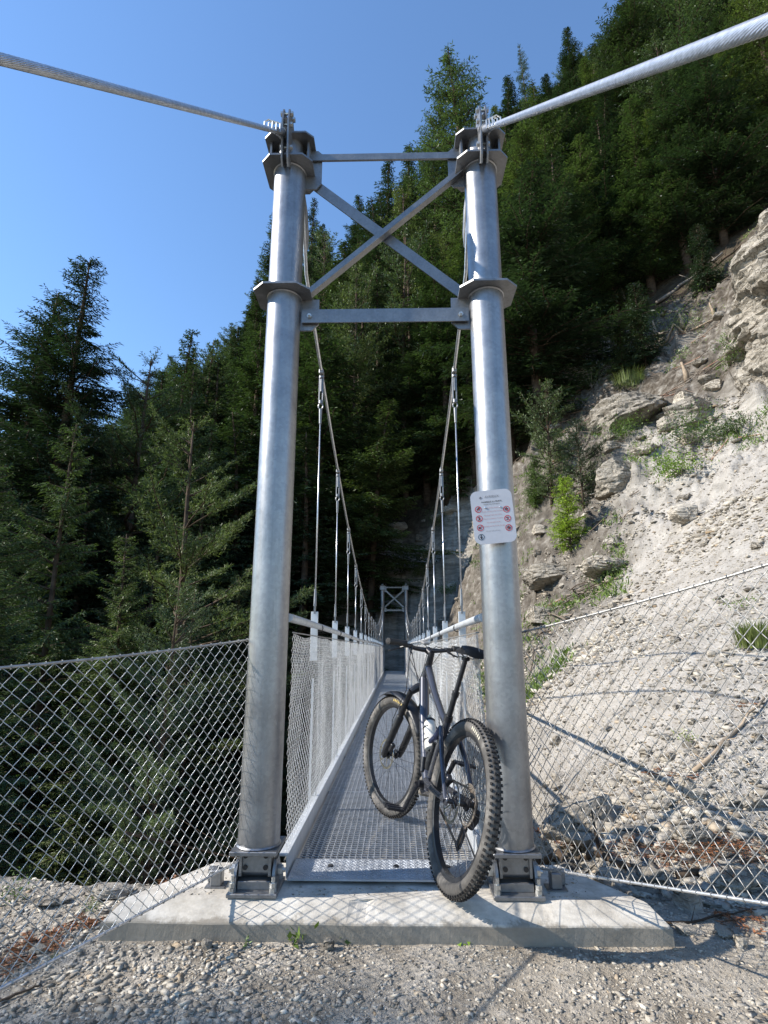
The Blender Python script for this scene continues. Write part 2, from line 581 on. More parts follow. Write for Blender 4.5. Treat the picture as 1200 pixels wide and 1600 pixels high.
def mat_stone(name, lo, hi, sc=6):
    m, nt, b = new_mat(name)
    oi = N(nt, 'ShaderNodeObjectInfo')
    geo = N(nt, 'ShaderNodeNewGeometry')
    f = noise_fac(nt, sc, 6, .6)
    c = ramp(nt, f, [(.3, lo), (.7, hi)])
    r = ramp(nt, oi.outputs['Random'], [(0, (.8, .8, .8)), (1, (1.15, 1.13, 1.1))])
    c = mix(nt, 1.0, c, r, 'MULTIPLY')
    isl = ramp(nt, geo.outputs['Random Per Island'], [(0, (.42, .40, .38)), (.3, (.75, .73, .70)), (.65, (1.0, .98, .95)), (.9, (1.38, 1.36, 1.30)), (1, (.85, .68, .5))])
    c = mix(nt, 1.0, c, isl, 'MULTIPLY')
    nt.links.new(c, b.inputs['Base Color'])
    b.inputs['Roughness'].default_value = .9
    b.inputs['Specular IOR Level'].default_value = .25
    bump(nt, b, noise_fac(nt, sc * 4, 6, .65), .6, .03)
    return m


def mat_leaf(name, lo, hi, trans=.24):
    m, nt, b = new_mat(name)
    nt.nodes.remove(b)
    out = nt.nodes['Material Output']
    oi = N(nt, 'ShaderNodeObjectInfo')
    geo = N(nt, 'ShaderNodeNewGeometry')
    c = ramp(nt, noise_fac(nt, .55, 4, .6), [(.3, lo), (.7, hi)])
    r = ramp(nt, oi.outputs['Random'], [(0, (.72, .78, .8)), (.5, (1, 1, 1)), (1, (1.3, 1.2, .95))])
    c = mix(nt, 1.0, c, r, 'MULTIPLY')
    isl = ramp(nt, geo.outputs['Random Per Island'], [(0, (.6, .62, .6)), (.6, (1, 1, 1)), (1, (1.5, 1.5, 1.3))])
    c = mix(nt, 1.0, c, isl, 'MULTIPLY')
    d = N(nt, 'ShaderNodeBsdfDiffuse'); t = N(nt, 'ShaderNodeBsdfTranslucent'); g = N(nt, 'ShaderNodeBsdfGlossy')
    g.inputs['Roughness'].default_value = .5
    mx = N(nt, 'ShaderNodeMixShader'); mx.inputs[0].default_value = trans
    mg = N(nt, 'ShaderNodeMixShader'); mg.inputs[0].default_value = .035
    nt.links.new(c, d.inputs[0])
    tc = mix(nt, 1.0, c, (1.0, 1.2, .6), 'MULTIPLY')
    nt.links.new(tc, t.inputs[0])
    nt.links.new(d.outputs[0], mx.inputs[1]); nt.links.new(t.outputs[0], mx.inputs[2])
    nt.links.new(mx.outputs[0], mg.inputs[1]); nt.links.new(g.outputs[0], mg.inputs[2])
    nt.links.new(mg.outputs[0], out.inputs[0])
    return m


def mat_rock(name, k=1.0):
    m, nt, b = new_mat(name)
    pos = N(nt, 'ShaderNodeNewGeometry').outputs['Position']
    oi = N(nt, 'ShaderNodeObjectInfo')
    lay = noise_fac(nt, 1.3, 9, .66, pos, .9, stretch=(.8, .9, 3.2))
    fine = noise_fac(nt, 14, 8, .7, pos)
    vor = N(nt, 'ShaderNodeTexVoronoi'); vor.feature = 'DISTANCE_TO_EDGE'; vor.inputs['Scale'].default_value = 2.2
    mp = N(nt, 'ShaderNodeMapping'); mp.inputs['Scale'].default_value = (1, 1, 2.2)
    nz = N(nt, 'ShaderNodeTexNoise'); nz.inputs['Scale'].default_value = 2.5; nz.inputs['Detail'].default_value = 5
    nt.links.new(pos, nz.inputs['Vector'])
    ad = N(nt, 'ShaderNodeVectorMath', operation='ADD'); nt.links.new(pos, ad.inputs[0]); nt.links.new(nz.outputs['Color'], ad.inputs[1])
    nt.links.new(ad.outputs[0], mp.inputs[0]); nt.links.new(mp.outputs[0], vor.inputs['Vector'])
    c = ramp(nt, lay, [(.25, (.19 * k, .165 * k, .13 * k)), (.42, (.36 * k, .325 * k, .275 * k)), (.58, (.52 * k, .48 * k, .42 * k)), (.78, (.42 * k, .37 * k, .30 * k))])
    c = mix(nt, .6, c, ramp(nt, fine, [(.3, (.55, .52, .48)), (.6, (1.12, 1.1, 1.06))]), 'MULTIPLY')
    crack = ramp(nt, vor.outputs['Distance'], [(0, (.35, .32, .28)), (.035, (1, 1, 1))])
    c = mix(nt, .75, c, crack, 'MULTIPLY')
    c = mix(nt, 1.0, c, ramp(nt, oi.outputs['Random'], [(0, (.8, .8, .8)), (1, (1.12, 1.1, 1.06))]), 'MULTIPLY')
    nt.links.new(c, b.inputs['Base Color'])
    b.inputs['Roughness'].default_value = .95; b.inputs['Specular IOR Level'].default_value = .2
    s1 = N(nt, 'ShaderNodeMath', operation='MULTIPLY_ADD'); s1.inputs[1].default_value = .4
    nt.links.new(fine, s1.inputs[0]); nt.links.new(lay, s1.inputs[2])
    s2 = N(nt, 'ShaderNodeMath', operation='MINIMUM'); s2.inputs[1].default_value = .06
    nt.links.new(vor.outputs['Distance'], s2.inputs[0])
    s3 = N(nt, 'ShaderNodeMath', operation='MULTIPLY_ADD'); s3.inputs[1].default_value = 5.0
    nt.links.new(s2.outputs[0], s3.inputs[0]); nt.links.new(s1.outputs[0], s3.inputs[2])
    bump(nt, b, s3.outputs[0], .9, .10)
    return m


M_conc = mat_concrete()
M_ground = mat_ground()
M_peb = mat_stone('limestone_gravel', (.40, .365, .31), (.60, .56, .495), 8)
M_boulder = mat_rock('pale_limestone', .95)
M_boulder_g = mat_rock('grey_limestone', .72)
M_bark = plain('bark', (.075, .055, .04), .9, 0, .4, 5, .1)
M_bark_grey = plain('grey_bark', (.19, .165, .14), .9, 0, .4, 5, .1)
M_wood = plain('dry_wood', (.32, .25, .18), .85, 0, .35, 9, .1)
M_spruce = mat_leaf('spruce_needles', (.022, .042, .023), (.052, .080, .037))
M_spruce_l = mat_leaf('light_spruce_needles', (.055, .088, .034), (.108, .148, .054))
M_pine = mat_leaf('pine_needles', (.065, .095, .050), (.135, .175, .085))
M_larch = mat_leaf('larch_needles', (.055, .09, .045), (.105, .15, .07), .28)
M_bright = mat_leaf('young_larch_needles', (.16, .25, .03), (.28, .38, .05), .35)
M_bush = mat_leaf('bush_leaves', (.07, .12, .03), (.15, .22, .05), .3)
M_grass = mat_leaf('grass_blades', (.14, .17, .04), (.26, .29, .09), .3)
M_dead = mat_leaf('dead_red_needles', (.24, .085, .035), (.42, .17, .075), .15)

# ------------------------------------------------------------------ ground
def build_ground():
    a_f = np.linspace(-62, 62, 760)
    a_r = np.linspace(62, 298, 130)[1:-1]
    ang = np.radians(np.concatenate([a_f, a_r]))
    nr = 470
    r = .35 * (300 / .35) ** (np.arange(nr) / (nr - 1))
    # more rings in the range where detail shows
    A, Rr = np.meshgrid(ang, r)
    X = Rr * np.sin(A); Y = Rr * np.cos(A)
    Z = height(X, Y)
    V = np.stack([X, Y, Z], -1).reshape(-1, 3)
    na = len(ang)
    i = np.arange(nr - 1)[:, None] * na; k = np.arange(na)[None, :]; k2 = (k + 1) % na
    Fq = np.stack([i + k, i + na + k, i + na + k2, i + k2], -1).reshape(-1, 4)
    # centre fan
    V = np.vstack([V, [[0, 0, float(hz(0, 0))]]])
    c = len(V) - 1
    ctr = np.stack([np.full(na, c), np.arange(na), (np.arange(na) + 1) % na], -1)
    flat = np.concatenate([Fq.ravel(), ctr[:, ::1].ravel()])
    counts = np.concatenate([np.full(len(Fq), 4), np.full(na, 3)])
    o = np_mesh('ground', V, flat, counts, M_ground, smooth_=True)
    x = V[:, 0]; y = V[:, 1]
    forest, path = zones(x, y)
    d = np.hypot(x, y)
    # bare rock where the land is steep
    e = .25
    gx = (height(x + e, y) - height(x - e, y)) / (2 * e); gy = (height(x, y + e) - height(x, y - e)) / (2 * e)
    g = np.hypot(gx, gy)
    rockm = smooth(1.0, 1.9, g + .4 * fbm(x * .5, y * .5, seed=31))
    rocky2 = np.exp(-((x - 1.5) / 6.5) ** 2 - ((y - 30.5) / 3.3) ** 2)
    rockm = np.maximum(rockm, smooth(.2, .5, rocky2))
    debris = smooth(22, 27, d + 2.5 * fbm(x * .4, y * .4, seed=33)) * (1 - smooth(.3, .6, rocky2)) * (x > 2)
    nz = .10 * fbm(x * .9, y * .9, seed=34, o=5)
    debris = np.maximum(debris, smooth(9.5, 12.5, d) * smooth(.47, .40, x / np.maximum(y, 1) + nz) * (x > .5) * .85 * (1 - smooth(.3, .6, rocky2)))
    debris = np.maximum(debris, smooth(.33, .42, (V[:, 2] - 1.09) / d + nz) * smooth(12, 15, d) * smooth(-.7, .05, fbm(x * .5, y * .5, seed=35, o=4)) * 1.0)
    c1 = np.ones((len(V), 4), np.float32); c2 = np.ones((len(V), 4), np.float32)
    c1[:, 0] = forest * (1 - smooth(.3, .6, rocky2)); c1[:, 1] = 0; c1[:, 2] = rockm
    c2[:, 0] = path; c2[:, 1] = debris; c2[:, 2] = 0
    for nm, cc in (('zone', c1), ('zone2', c2)):
        at = o.data.attributes.new(nm, 'FLOAT_COLOR', 'POINT')
        at.data.foreach_set('color', cc.ravel())
    tag(o, kind='structure', label='rocky ground falling into a ravine and rising to a steep slope')
    return o


build_ground()

# icosahedron for stones
_t = (1 + 5 ** .5) / 2
ICO_V = np.array([(-1, _t, 0), (1, _t, 0), (-1, -_t, 0), (1, -_t, 0), (0, -1, _t), (0, 1, _t), (0, -1, -_t), (0, 1, -_t), (_t, 0, -1), (_t, 0, 1), (-_t, 0, -1), (-_t, 0, 1)], float)
ICO_V /= np.linalg.norm(ICO_V[0])
ICO_F = np.array([(0, 11, 5), (0, 5, 1), (0, 1, 7), (0, 7, 10), (0, 10, 11), (1, 5, 9), (5, 11, 4), (11, 10, 2), (10, 7, 6), (7, 1, 8), (3, 9, 4), (3, 4, 2), (3, 2, 6), (3, 6, 8), (3, 8, 9), (4, 9, 5), (2, 4, 11), (6, 2, 10), (8, 6, 7), (9, 8, 1)])


CUB_V = np.array([(sx, sy, sz) for sx in (-1, 1) for sy in (-1, 1) for sz in (-1, 1)], float) * .72
CUB_F = np.array([(0, 1, 3), (0, 3, 2), (4, 6, 7), (4, 7, 5), (0, 4, 5), (0, 5, 1), (2, 3, 7), (2, 7, 6), (0, 2, 6), (0, 6, 4), (1, 5, 7), (1, 7, 3)])


def stones(name, X, Y, S, seed, mat, label, sink=.25, flatness=(.18, .50), Zs=None):
    rg = np.random.default_rng(seed)
    n = len(X)
    Z = height(X, Y) if Zs is None else np.where(np.isnan(Zs), height(X, Y), Zs)
    sc = np.stack([S * rg.uniform(.8, 1.8, n), S * rg.uniform(.5, 1.1, n), S * rg.uniform(*flatness, n)], -1)
    V = CUB_V[None] + rg.uniform(-.45, .45, (n, 8, 3))
    V = V * sc[:, None, :]
    az = rg.uniform(0, 2 * np.pi, n); ti = rg.normal(0, .22, n)
    ca, sa = np.cos(az)[:, None], np.sin(az)[:, None]; ct, st = np.cos(ti)[:, None], np.sin(ti)[:, None]
    y1 = V[..., 1] * ct - V[..., 2] * st; z1 = V[..., 1] * st + V[..., 2] * ct
    x2 = V[..., 0] * ca - y1 * sa; y2 = V[..., 0] * sa + y1 * ca
    W = np.stack([x2 + X[:, None], y2 + Y[:, None], z1 + (Z + sc[:, 2] * (1 - 2 * sink) * .8)[:, None]], -1).reshape(-1, 3)
    Fa = (CUB_F[None] + (np.arange(n) * 8)[:, None, None]).reshape(-1, 3)
    o = np_mesh(name, W, Fa, np.full(len(Fa), 3), mat)
    tag(o, label, name.replace('_', ' '), kind='stuff')
    return o


def build_gravel():
    rg = np.random.default_rng(3)
    n = 120000
    # denser towards the camera, within the picture
    y = 1.15 + 3.2 * rg.random(n) ** 1.35
    x = (rg.random(n) * 2 - 1) * (.5 + .85 * y)
    s = .0026 / (rg.random(n) + .02) ** .62
    s = np.clip(s, .0022, .0150) * (.56 + .52 * smooth(-.35, .45, fbm(x * 1.1, y * 1.1, seed=58, o=4)))
    keep = ~((np.abs(x + .05) < 1.3 - (y - 2.6) * .55) & (y > 2.60)) & (y < np.where(x < 0.5, 3.25, 4.4))
    dens = fbm(x * 2.2, y * 2.2, seed=55) > -.35 + .3 * rg.random(n) - .25
    keep &= dens | (rg.random(n) < .5)
    # a little grit carried onto the slab
    ns = 900
    xs_ = np.concatenate([x[keep], rg.uniform(-1.0, .85, ns)]); ys_ = np.concatenate([y[keep], 2.735 + .28 * rg.random(ns) ** 1.3])
    ss_ = np.concatenate([s[keep], .0018 + .005 * rg.random(ns) ** 4]); zs_ = np.concatenate([np.full(keep.sum(), np.nan), np.full(ns, 0.0)])
    okk = np.ones(len(xs_), bool); okk[-ns:] = (np.abs(np.abs(xs_[-ns:] + .052) - .583) > .14) & ~((np.abs(xs_[-ns:] + .05) < .5) & (ys_[-ns:] > 2.84))
    xs_, ys_, ss_, zs_ = xs_[okk], ys_[okk], ss_[okk], zs_[okk]
    stones('gravel', xs_, ys_, ss_, 4, M_peb, 'loose pale grey gravel covering the path in front of the concrete slab', .35, Zs=zs_)
    n = 75000
    d = 3.3 + 15 * rg.random(n) ** 1.35
    a = np.radians(rg.uniform(8, 48, n))
    x = d * np.sin(a); y = d * np.cos(a)
    s = (.010 / (rg.random(n) + .03) ** .6) * (.75 + d * .055)
    s = np.clip(s * .62 * (.55 + .9 * smooth(-.3, .5, fbm(x * .7, y * .7, seed=57, o=3))), .005, .09)
    f, p = zones(x, y)
    keep = (f < .3) & (x > .95)
    stones('scree_rubble', x[keep], y[keep], s[keep], 5, M_peb, 'pale broken stone rubble spread over the bare slope right of the bridge', .3)


build_gravel()

# ------------------------------------------------------------------ concrete slab
def build_slab():
    cx = -.055
    mb = MB()
    # ring of outlines: bottom front .. chamfer .. top
    def ring(z, yf, hw_f, hw_b, yb):
        return [(cx - hw_f, yf, z), (cx + hw_f, yf, z), (cx + hw_b, yb, z), (cx - hw_b, yb, z)]
    nseg = 60
    rg = random.Random(3)
    prof = [(-.30, 2.60, 1.19, .90), (-.056, 2.604, 1.185, .885), (-.050, 2.608, 1.18, .88), (-.003, 2.70, 1.13, .87), (0, 2.712, 1.12, .865)]
    vs = []; fs = []
    yb = 3.10
    for (z, yf, hf, hb) in prof:
        for k in range(nseg + 1):
            u = k / nseg
            j = .003 * math.sin(u * 23) + .0015 * math.sin(u * 71 + z * 40)
            chip = 0
            for (uc, w, dp) in ((.46, .012, .03), (.475, .008, .02), (.245, .010, .012), (.80, .01, .01)):
                if -.05 < z < -.001: chip += dp * math.exp(-((u - uc) / w) ** 2) * .6
            vs.append((cx - hf + 2 * hf * u, yf + j + chip, z - (chip * .5)))
        vs.append((cx + hb, yb, z)); vs.append((cx - hb, yb, z))
    m = nseg + 3
    for i in range(len(prof) - 1):
        for k in range(m):
            k2 = (k + 1) % m
            fs.append((i * m + k, i * m + k2, (i + 1) * m + k2, (i + 1) * m + k))
    fs.append(tuple((len(prof) - 1) * m + k for k in range(m)))
    mb._add(vs, fs)
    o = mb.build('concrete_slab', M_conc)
    tag(o, 'pale concrete foundation slab with chipped chamfered front edge under the pylon', 'slab')


build_slab()

# ------------------------------------------------------------------ pylon
BX, PY = -.052, 2.80       # bridge axis x, near pylon y
HX = .583                 # half spacing of posts
PR = .0955                # post radius
FARY, FARZ = 27.4, -.30


def deckz(y):
    return .015 + FARZ * (y - PY) / (FARY - PY)


def octagon(hw, hd, c=.4):
    return [(-hw * (1 - c), -hd), (hw * (1 - c), -hd), (hw, -hd * (1 - c)), (hw, hd * (1 - c)), (hw * (1 - c), hd), (-hw * (1 - c), hd), (-hw, hd * (1 - c)), (-hw, -hd * (1 - c))]


def build_pylon():
    root = empty('bridge_pylon', (BX, PY, 0))
    tag(root, 'near galvanised steel pylon with two round posts, X brace and the bicycle leaning on it', 'pylon')
    for s in (-1, 1):
        x = s * HX
        mb = MB()
        mb.lathe([(PR, .185), (PR, 1.2), (PR, 2.4), (PR, 3.05), (PR, 3.9), (PR * .82, 3.905), (PR * .82, 4.09)], (x, 0, 0), n=56)
        # weld beads
        for zz in (.188, 3.022, 3.043, 3.888):
            mb.lathe([(PR + .001, zz - .006), (PR + .007, zz), (PR + .001, zz + .006)], (x, 0, 0), n=40, caps=False)
        post = mb.build('post', M_galv, root, True, 40)
        # foot plate under the tube
        mb = MB()
        mb.box((x, 0, .175), (.212, .215, .018), bev=.003)
        mb.build('foot_plate', M_galv_plate, post)
        # middle collar
        mb = MB()
        mb.prism(octagon(.160, .150, .42), .012, Matrix.Translation((x - s * .0, 0, 3.026)))
        mb.build('collar_plate', M_galv_plate, post)
        mb = MB()
        mb.prism(octagon(.150, .150, .35), .012, Matrix.Translation((x, 0, 3.892)))
        mb.build('collar_plate', M_galv_plate, post)
        mb = MB()
        mb.prism(octagon(.150, .135, .3), .012, Matrix.Translation((x, .02, 4.09)) @ Matrix.Rotation(math.radians(0), 4, 'X'))
        # ribs between the two head plates
        for dx in (-.115, .115):
            mb.box((x + dx, .03, 3.996), (.012, .17, .184))
        mb.box((x, .095, 3.996), (.20, .012, .183))
        mb.build('head_plate', M_galv_plate, post)
        # hinge bracket
        mb = MB()
        for dx in (-.066, .066):
            mb.box((x + dx, 0, .118), (.012, .11, .096))
        mb.box((x, -.040, .125), (.119, .010, .082))
        mb.tube([(x - .095, 0, .078), (x + .095, 0, .078)], .024, 20)
        mb.box((x, 0, .035), (.150, .12, .034), bev=.002)
        for dx in (-.086, .086):
            M = Matrix.Translation((x + dx - .006, 0, 0)) @ Matrix(((0, 0, 1, 0), (1, 0, 0, 0), (0, 1, 0, 0), (0, 0, 0, 1)))
            mb.prism([(-.075, .018), (.075, .018), (.06, .09), (.03, .130), (-.03, .130), (-.06, .09)], .012, M)
        br = mb.build('hinge_bracket', M_galv_plate, root, True, 30)
        for (dx, dz) in ((-.046, .150), (.046, .150), (-.046, .103), (.046, .103)):
            mb = MB()
            mb.lathe([(.011, 0), (.011, .004)], (x + dx, -.0465, dz), Matrix.Rotation(math.radians(90), 3, 'X'), 14)
            mb.build('drain_hole', M_black, br)
        mb = MB()
        mb.box((x, -.005, .010), (.222, .20, .016), bev=.002)
        mb.build('base_plate', M_galv_plate, root)
        for dx in (-.090, .090):
            mb = MB()
            for (dy) in (-.080,):
                mb.lathe([(.016, .018), (.016, .036)], (x + dx, dy, 0), n=6)
                mb.lathe([(.0155, .037), (.0155, .056)], (x + dx, dy, 0), Matrix.Rotation(.3, 3, 'Z'), 6)
                mb.lathe([(.0085, .056), (.0085, .080)], (x + dx, dy, 0), n=10)
            mb.build('anchor_bolt', M_bolt, root)
            mb = MB()
            mb.lathe([(.016, .018), (.016, .036)], (x + dx, .070, 0), n=6)
            mb.lathe([(.0085, .036), (.0085, .080)], (x + dx, .070, 0), n=10)
            mb.build('anchor_bolt', M_bolt, root)
        # axle end bolt
        for dx in (-.100, .100):
            mb = MB()
            mb.lathe([(.022, -.010), (.022, .010)], (x + dx + (0.006 if dx > 0 else -.006), 0, .078), Matrix.Rotation(math.radians(90), 3, 'Y'), 6)
            mb.lathe([(.010, -.022), (.010, .022)], (x + dx + (0.006 if dx > 0 else -.006), 0, .078), Matrix.Rotation(math.radians(90), 3, 'Y'), 10)
            mb.build('hinge_bolt', M_bolt, root)
        # gussets: upper and middle (vertical plates, facing the camera), inboard
        mb = MB()
        xi = x - s * PR * .9
        M = Matrix.Translation((xi, -.006 + .03, 0)) @ Matrix.Rotation(math.radians(90), 4, 'X')
        o1 = [(0, 3.80), (-s * .075, 3.80), (-s * .105, 3.84), (-s * .105, 4.06), (-s * .08, 4.085), (0, 4.085)]
        o2 = [(0, 2.83), (-s * .075, 2.83), (-s * .115, 2.87), (-s * .115, 3.03), (0, 3.03)]
        for o_ in (o1, o2):
            if s > 0: o_ = o_[::-1]
            mb = MB()
            mb.prism(o_, .012, M)
            mb.build('gusset_plate', M_galv_plate, root)
        # cable clamp with fins and socket on the head
        mb = MB()
        for dx in (-.017, .017):
            M = Matrix.Translation((x + dx - .005, 0, 0)) @ Matrix(((0, 0, 1, 0), (1, 0, 0, 0), (0, 1, 0, 0), (0, 0, 0, 1)))
            mb.prism([(-.18, 3.84), (-.155, 3.80), (-.09, 3.86), (-.09, 4.12), (-.05, 4.17), (-.10, 4.215), (-.18, 4.19), (-.205, 4.09)], .010, M)
        # curved saddle under the cable
        for k in range(7):
            a = -.9 + k * .3
            mb.box((x, .0 + math.sin(a) * .16 - .02, 4.08 + math.cos(a) * .085), (.026, .055, .03), Matrix.Rotation(-a * .75, 3, 'X'))
        ck = mb.build('cable_clamp', M_galv_plate, root, False)
        for (dy, dz) in ((-.165, 4.09), (-.105, 4.195), (-.165, 4.17), (-.14, 3.95)):
            mb = MB()
            mb.tube([(x - .038, dy, dz), (x + .038, dy, dz)], .008, 8)
            mb.lathe([(.015, -.007), (.015, .007)], (x - .030, dy, dz), Matrix.Rotation(math.radians(90), 3, 'Y'), 6)
            mb.lathe([(.015, -.007), (.015, .007)], (x + .030, dy, dz), Matrix.Rotation(math.radians(90), 3, 'Y'), 6)
            mb.build('clamp_bolt', M_bolt, ck)
    xi = HX - PR
    # lower beam: angle section
    mb = MB()
    mb.box((0, -.008, 2.905), (2 * xi - .02, .008, .078))
    mb.box((0, .022, 2.948), (2 * xi - .02, .062, .008))
    cb = mb.build('crossbar', M_galv_plate, root)
    for sx in (-1, 1):
        mb = MB()
        mb.lathe([(.014, 0), (.014, .010)], (sx * (xi - .055), -.0125, 2.905), Matrix.Rotation(math.radians(90), 3, 'X'), 6)
        mb.lathe([(.007, .010), (.007, .022)], (sx * (xi - .055), -.0125, 2.905), Matrix.Rotation(math.radians(90), 3, 'X'), 8)
        mb.build('bolt', M_bolt, cb)
    mb = MB()
    mb.box((0, .000, 4.020), (2 * xi - .03, .008, .045))
    mb.box((0, .028, 4.046), (2 * xi - .03, .052, .007))
    mb.build('crossbar', M_galv_plate, root)
    # braces
    a0, a1 = Vector((-xi + .02, 0, 3.875)), Vector((xi - .03, 0, 3.065))
    mb = MB()
    mb.bar(a0 + Vector((0, .034, 0)), a1 + Vector((0, .034, 0)), .008, .062, up=(0, 0, 1))
    d = (a1 - a0).normalized(); nrm = Vector((-d.z, 0, d.x)) * (1 if d.x > 0 else -1)
    up = Vector((d.z, 0, -d.x)); up = up if up.z > 0 else -up
    mb.bar(a0 + Vector((0, .060, 0)) + up * .031, a1 + Vector((0, .060, 0)) + up * .031, .060, .008, up=up)
    mb.build('brace', M_galv_plate, root)
    b0, b1 = Vector((-xi + .03, 0, 3.055)), Vector((xi - .03, 0, 3.900))
    mb = MB()
    mb.bar(b0 + Vector((0, .012, 0)), b1 + Vector((0, .012, 0)), .008, .058, up=(0, 0, 1))
    d = (b1 - b0).normalized(); up = Vector((-d.z, 0, d.x)); up = up if up.z > 0 else -up
    mb.bar(b0 + Vector((0, -.014, 0)) - up * .029, b1 + Vector((0, -.014, 0)) - up * .029, .050, .008, up=up)
    mb.build('brace', M_galv_plate, root)
    return root


near_pylon = build_pylon()
far_pylon = copy_tree(near_pylon)
far_pylon.location = (BX, FARY, FARZ)
far_pylon.rotation_euler = (0, 0, math.pi)
far_pylon['label'] = 'small distant steel pylon at the far end of the footbridge'

# ------------------------------------------------------------------ suspension cables
HANG_Y = [3.98 + 1.365 * i for i in range(17)]


def cablez(y):
    zl = 1.62 - .1
    k = .0126
    z = zl + k * (y - 15.3) ** 2 + .10 * math.exp(-(y - PY) / 1.2)
    return z


def rope(pts, r, strands, pitch, sr, sides=5, step=.02):
    P_ = [Vector(p) for p in pts]
    seg = [(P_[i + 1] - P_[i]).length for i in range(len(P_) - 1)]
    L = sum(seg); n = max(8, int(L / step))
    cs = np.r_[0, np.cumsum(seg)]
    arr = np.array([tuple(p) for p in P_])
    s = np.linspace(0, L, n)
    C = np.stack([np.interp(s, cs, arr[:, k]) for k in range(3)], -1)
    T = np.gradient(C, axis=0); T /= np.linalg.norm(T, axis=1, keepdims=True)
    ref = np.array([.9, .1, .2])
    S = np.cross(T, ref); S /= np.linalg.norm(S, axis=1, keepdims=True); U = np.cross(S, T)
    a = 2 * np.pi * np.arange(strands)[:, None] / strands + 2 * np.pi * s[None] / pitch
    PT = C[None] + r * (S[None] * np.cos(a)[..., None] + U[None] * np.sin(a)[..., None])
    return tubes_np(PT, sr, sides)


for s, nm in ((-1, 'left'), (1, 'right')):
    xs = BX + s * HX
    top = Vector((xs, PY - .03, 4.165))
    # backstay through a point seen at the picture edge, running down to its anchor behind the camera
    e = Vector((-.90, .974, 2.40)) if s < 0 else Vector((.655, .739, 2.13))
    d = (e - top)
    start = top + d * .11
    end = top + d * (top.z + .1) / -d.z
    root = empty('suspension_cable', tuple(top))
    tag(root, f'{nm} main cable of the bridge, running over the {nm} pylon post and towards the viewer', 'cable')
    loc = lambda q: Vector(q) - top
    kc = .80 if s < 0 else .95
    V, Fq = rope([loc(start), loc(end)], .0135 * kc, 18, .30, .0042 * kc, 5, .012)
    bs = np_mesh('backstay', V, Fq, np.full(len(Fq), 4), M_rope, root, True)
    mb = MB()
    mb.tube([loc(start), loc(end)], .0125 * kc, 10)
    mb.build('cable_core', M_rope, bs, True)
    # socket
    mb = MB()
    q0 = top + d * .035; q1 = top + d * .14
    mb.tube([loc(q0), loc(q0.lerp(q1, .45)), loc(q0.lerp(q1, .46)), loc(q0.lerp(q1, .8)), loc(q1)], [.030, .030, .025, .022, .017], 18)
    mb.tube([loc(q0.lerp(q1, .28)), loc(q0.lerp(q1, .34))], .037, 18)
    mb.build('socket', M_galv_plate, root, True, 40)
    for t_ in (.13, .16, .19):
        mb = MB()
        c_ = top + d * t_
        mb.tube([loc(c_ + Vector((-.03 * s * 0 - .022, 0, -.01))), loc(c_ + Vector((-.022, 0, .05))), loc(c_ + Vector((0, 0, .064))), loc(c_ + Vector((.022, 0, .05))), loc(c_ + Vector((.022, 0, -.01)))], .0045, 6)
        mb.build('wire_clip', M_bolt, root)
    # main span
    xc = BX + s * .526
    pts = [top + Vector((0, .03, -.01)), Vector((xs - s * .01, PY + .06, 4.10)), Vector((xc, PY + .15, 3.78))]
    y = 3.15
    while y < FARY - .15:
        pts.append(Vector((xc, y, cablez(y)))); y += .35
    pts.append(Vector((xs, FARY - .1, FARZ + 3.85))); pts.append(Vector((xs, FARY, FARZ + 4.19))); pts.append(Vector((xs, FARY + 5, FARZ + 1.2)))
    # smooth join
    mb = MB()
    mb.tube([loc(p) for p in pts], .0115, 10)
    mb.build('main_span', M_rope, root, True)
    mb = MB()
    a = Vector((xc, PY + .13, 3.86)); b = Vector((xc, PY + .30, 3.60))
    mb.tube([loc(a), loc(a.lerp(b, .3)), loc(a.lerp(b, .75)), loc(b)], [.016, .026, .026, .014], 12)
    mb.build('span_socket', M_galv_plate, root, True, 40)

ORD = ['first', 'second', 'third', 'fourth', 'fifth', 'sixth', 'seventh', 'eighth', 'ninth', 'tenth', 'eleventh', 'twelfth', 'thirteenth', 'fourteenth', 'fifteenth', 'sixteenth', 'seventeenth']


def build_hanger(ln):
    """origin at the clamp on the main cable; ln = rope length down to the stanchion head"""
    root = empty('hanger_rope')
    mb = MB()
    mb.tube([(0, 0, -.42), (0, 0, -ln + .02)], .0052, 8)
    mb.build('rope', M_rope, root, True)
    mb = MB()
    mb.box((0, 0, .002), (.034, .075, .040), bev=.006)
    for dy in (-.026, .026):
        mb.lathe([(.011, .018), (.011, .034)], (0, dy, 0), n=6)
    mb.build('clamp', M_galv_plate, root)
    mb = MB()
    for dx in (-.013, .013):
        mb.tube([(dx, 0, -.02), (dx, 0, -.26)], .006, 8)
    mb.tube([(0, 0, -.04), (0, 0, -.16)], .010, 8)
    mb.lathe([(.016, -.262), (.016, -.236)], n=10)
    mb.lathe([(.010, -.05), (.02, -.045), (.02, -.03), (.010, -.025)], n=10)
    for k in range(10):
        a0 = 2 * math.pi * k / 10; a1 = 2 * math.pi * (k + 1) / 10
        mb.tube([(math.cos(a0) * .018, 0, -.285 + math.sin(a0) * .024), (math.cos(a1) * .018, 0, -.285 + math.sin(a1) * .024)], .006, 6)
    mb.tube([(0, 0, -.31), (0, 0, -.43)], [.013, .0095], 10)
    mb.build('turnbuckle', M_galv_plate, root, True, 40)
    mb = MB()
    mb.tube([(0, 0, -ln + .16), (0, 0, -ln + .04)], [.008, .012], 10)
    mb.box((0, 0, -ln + .02), (.012, .03, .07))
    mb.build('lower_socket', M_galv_plate, root, True, 40)
    return root


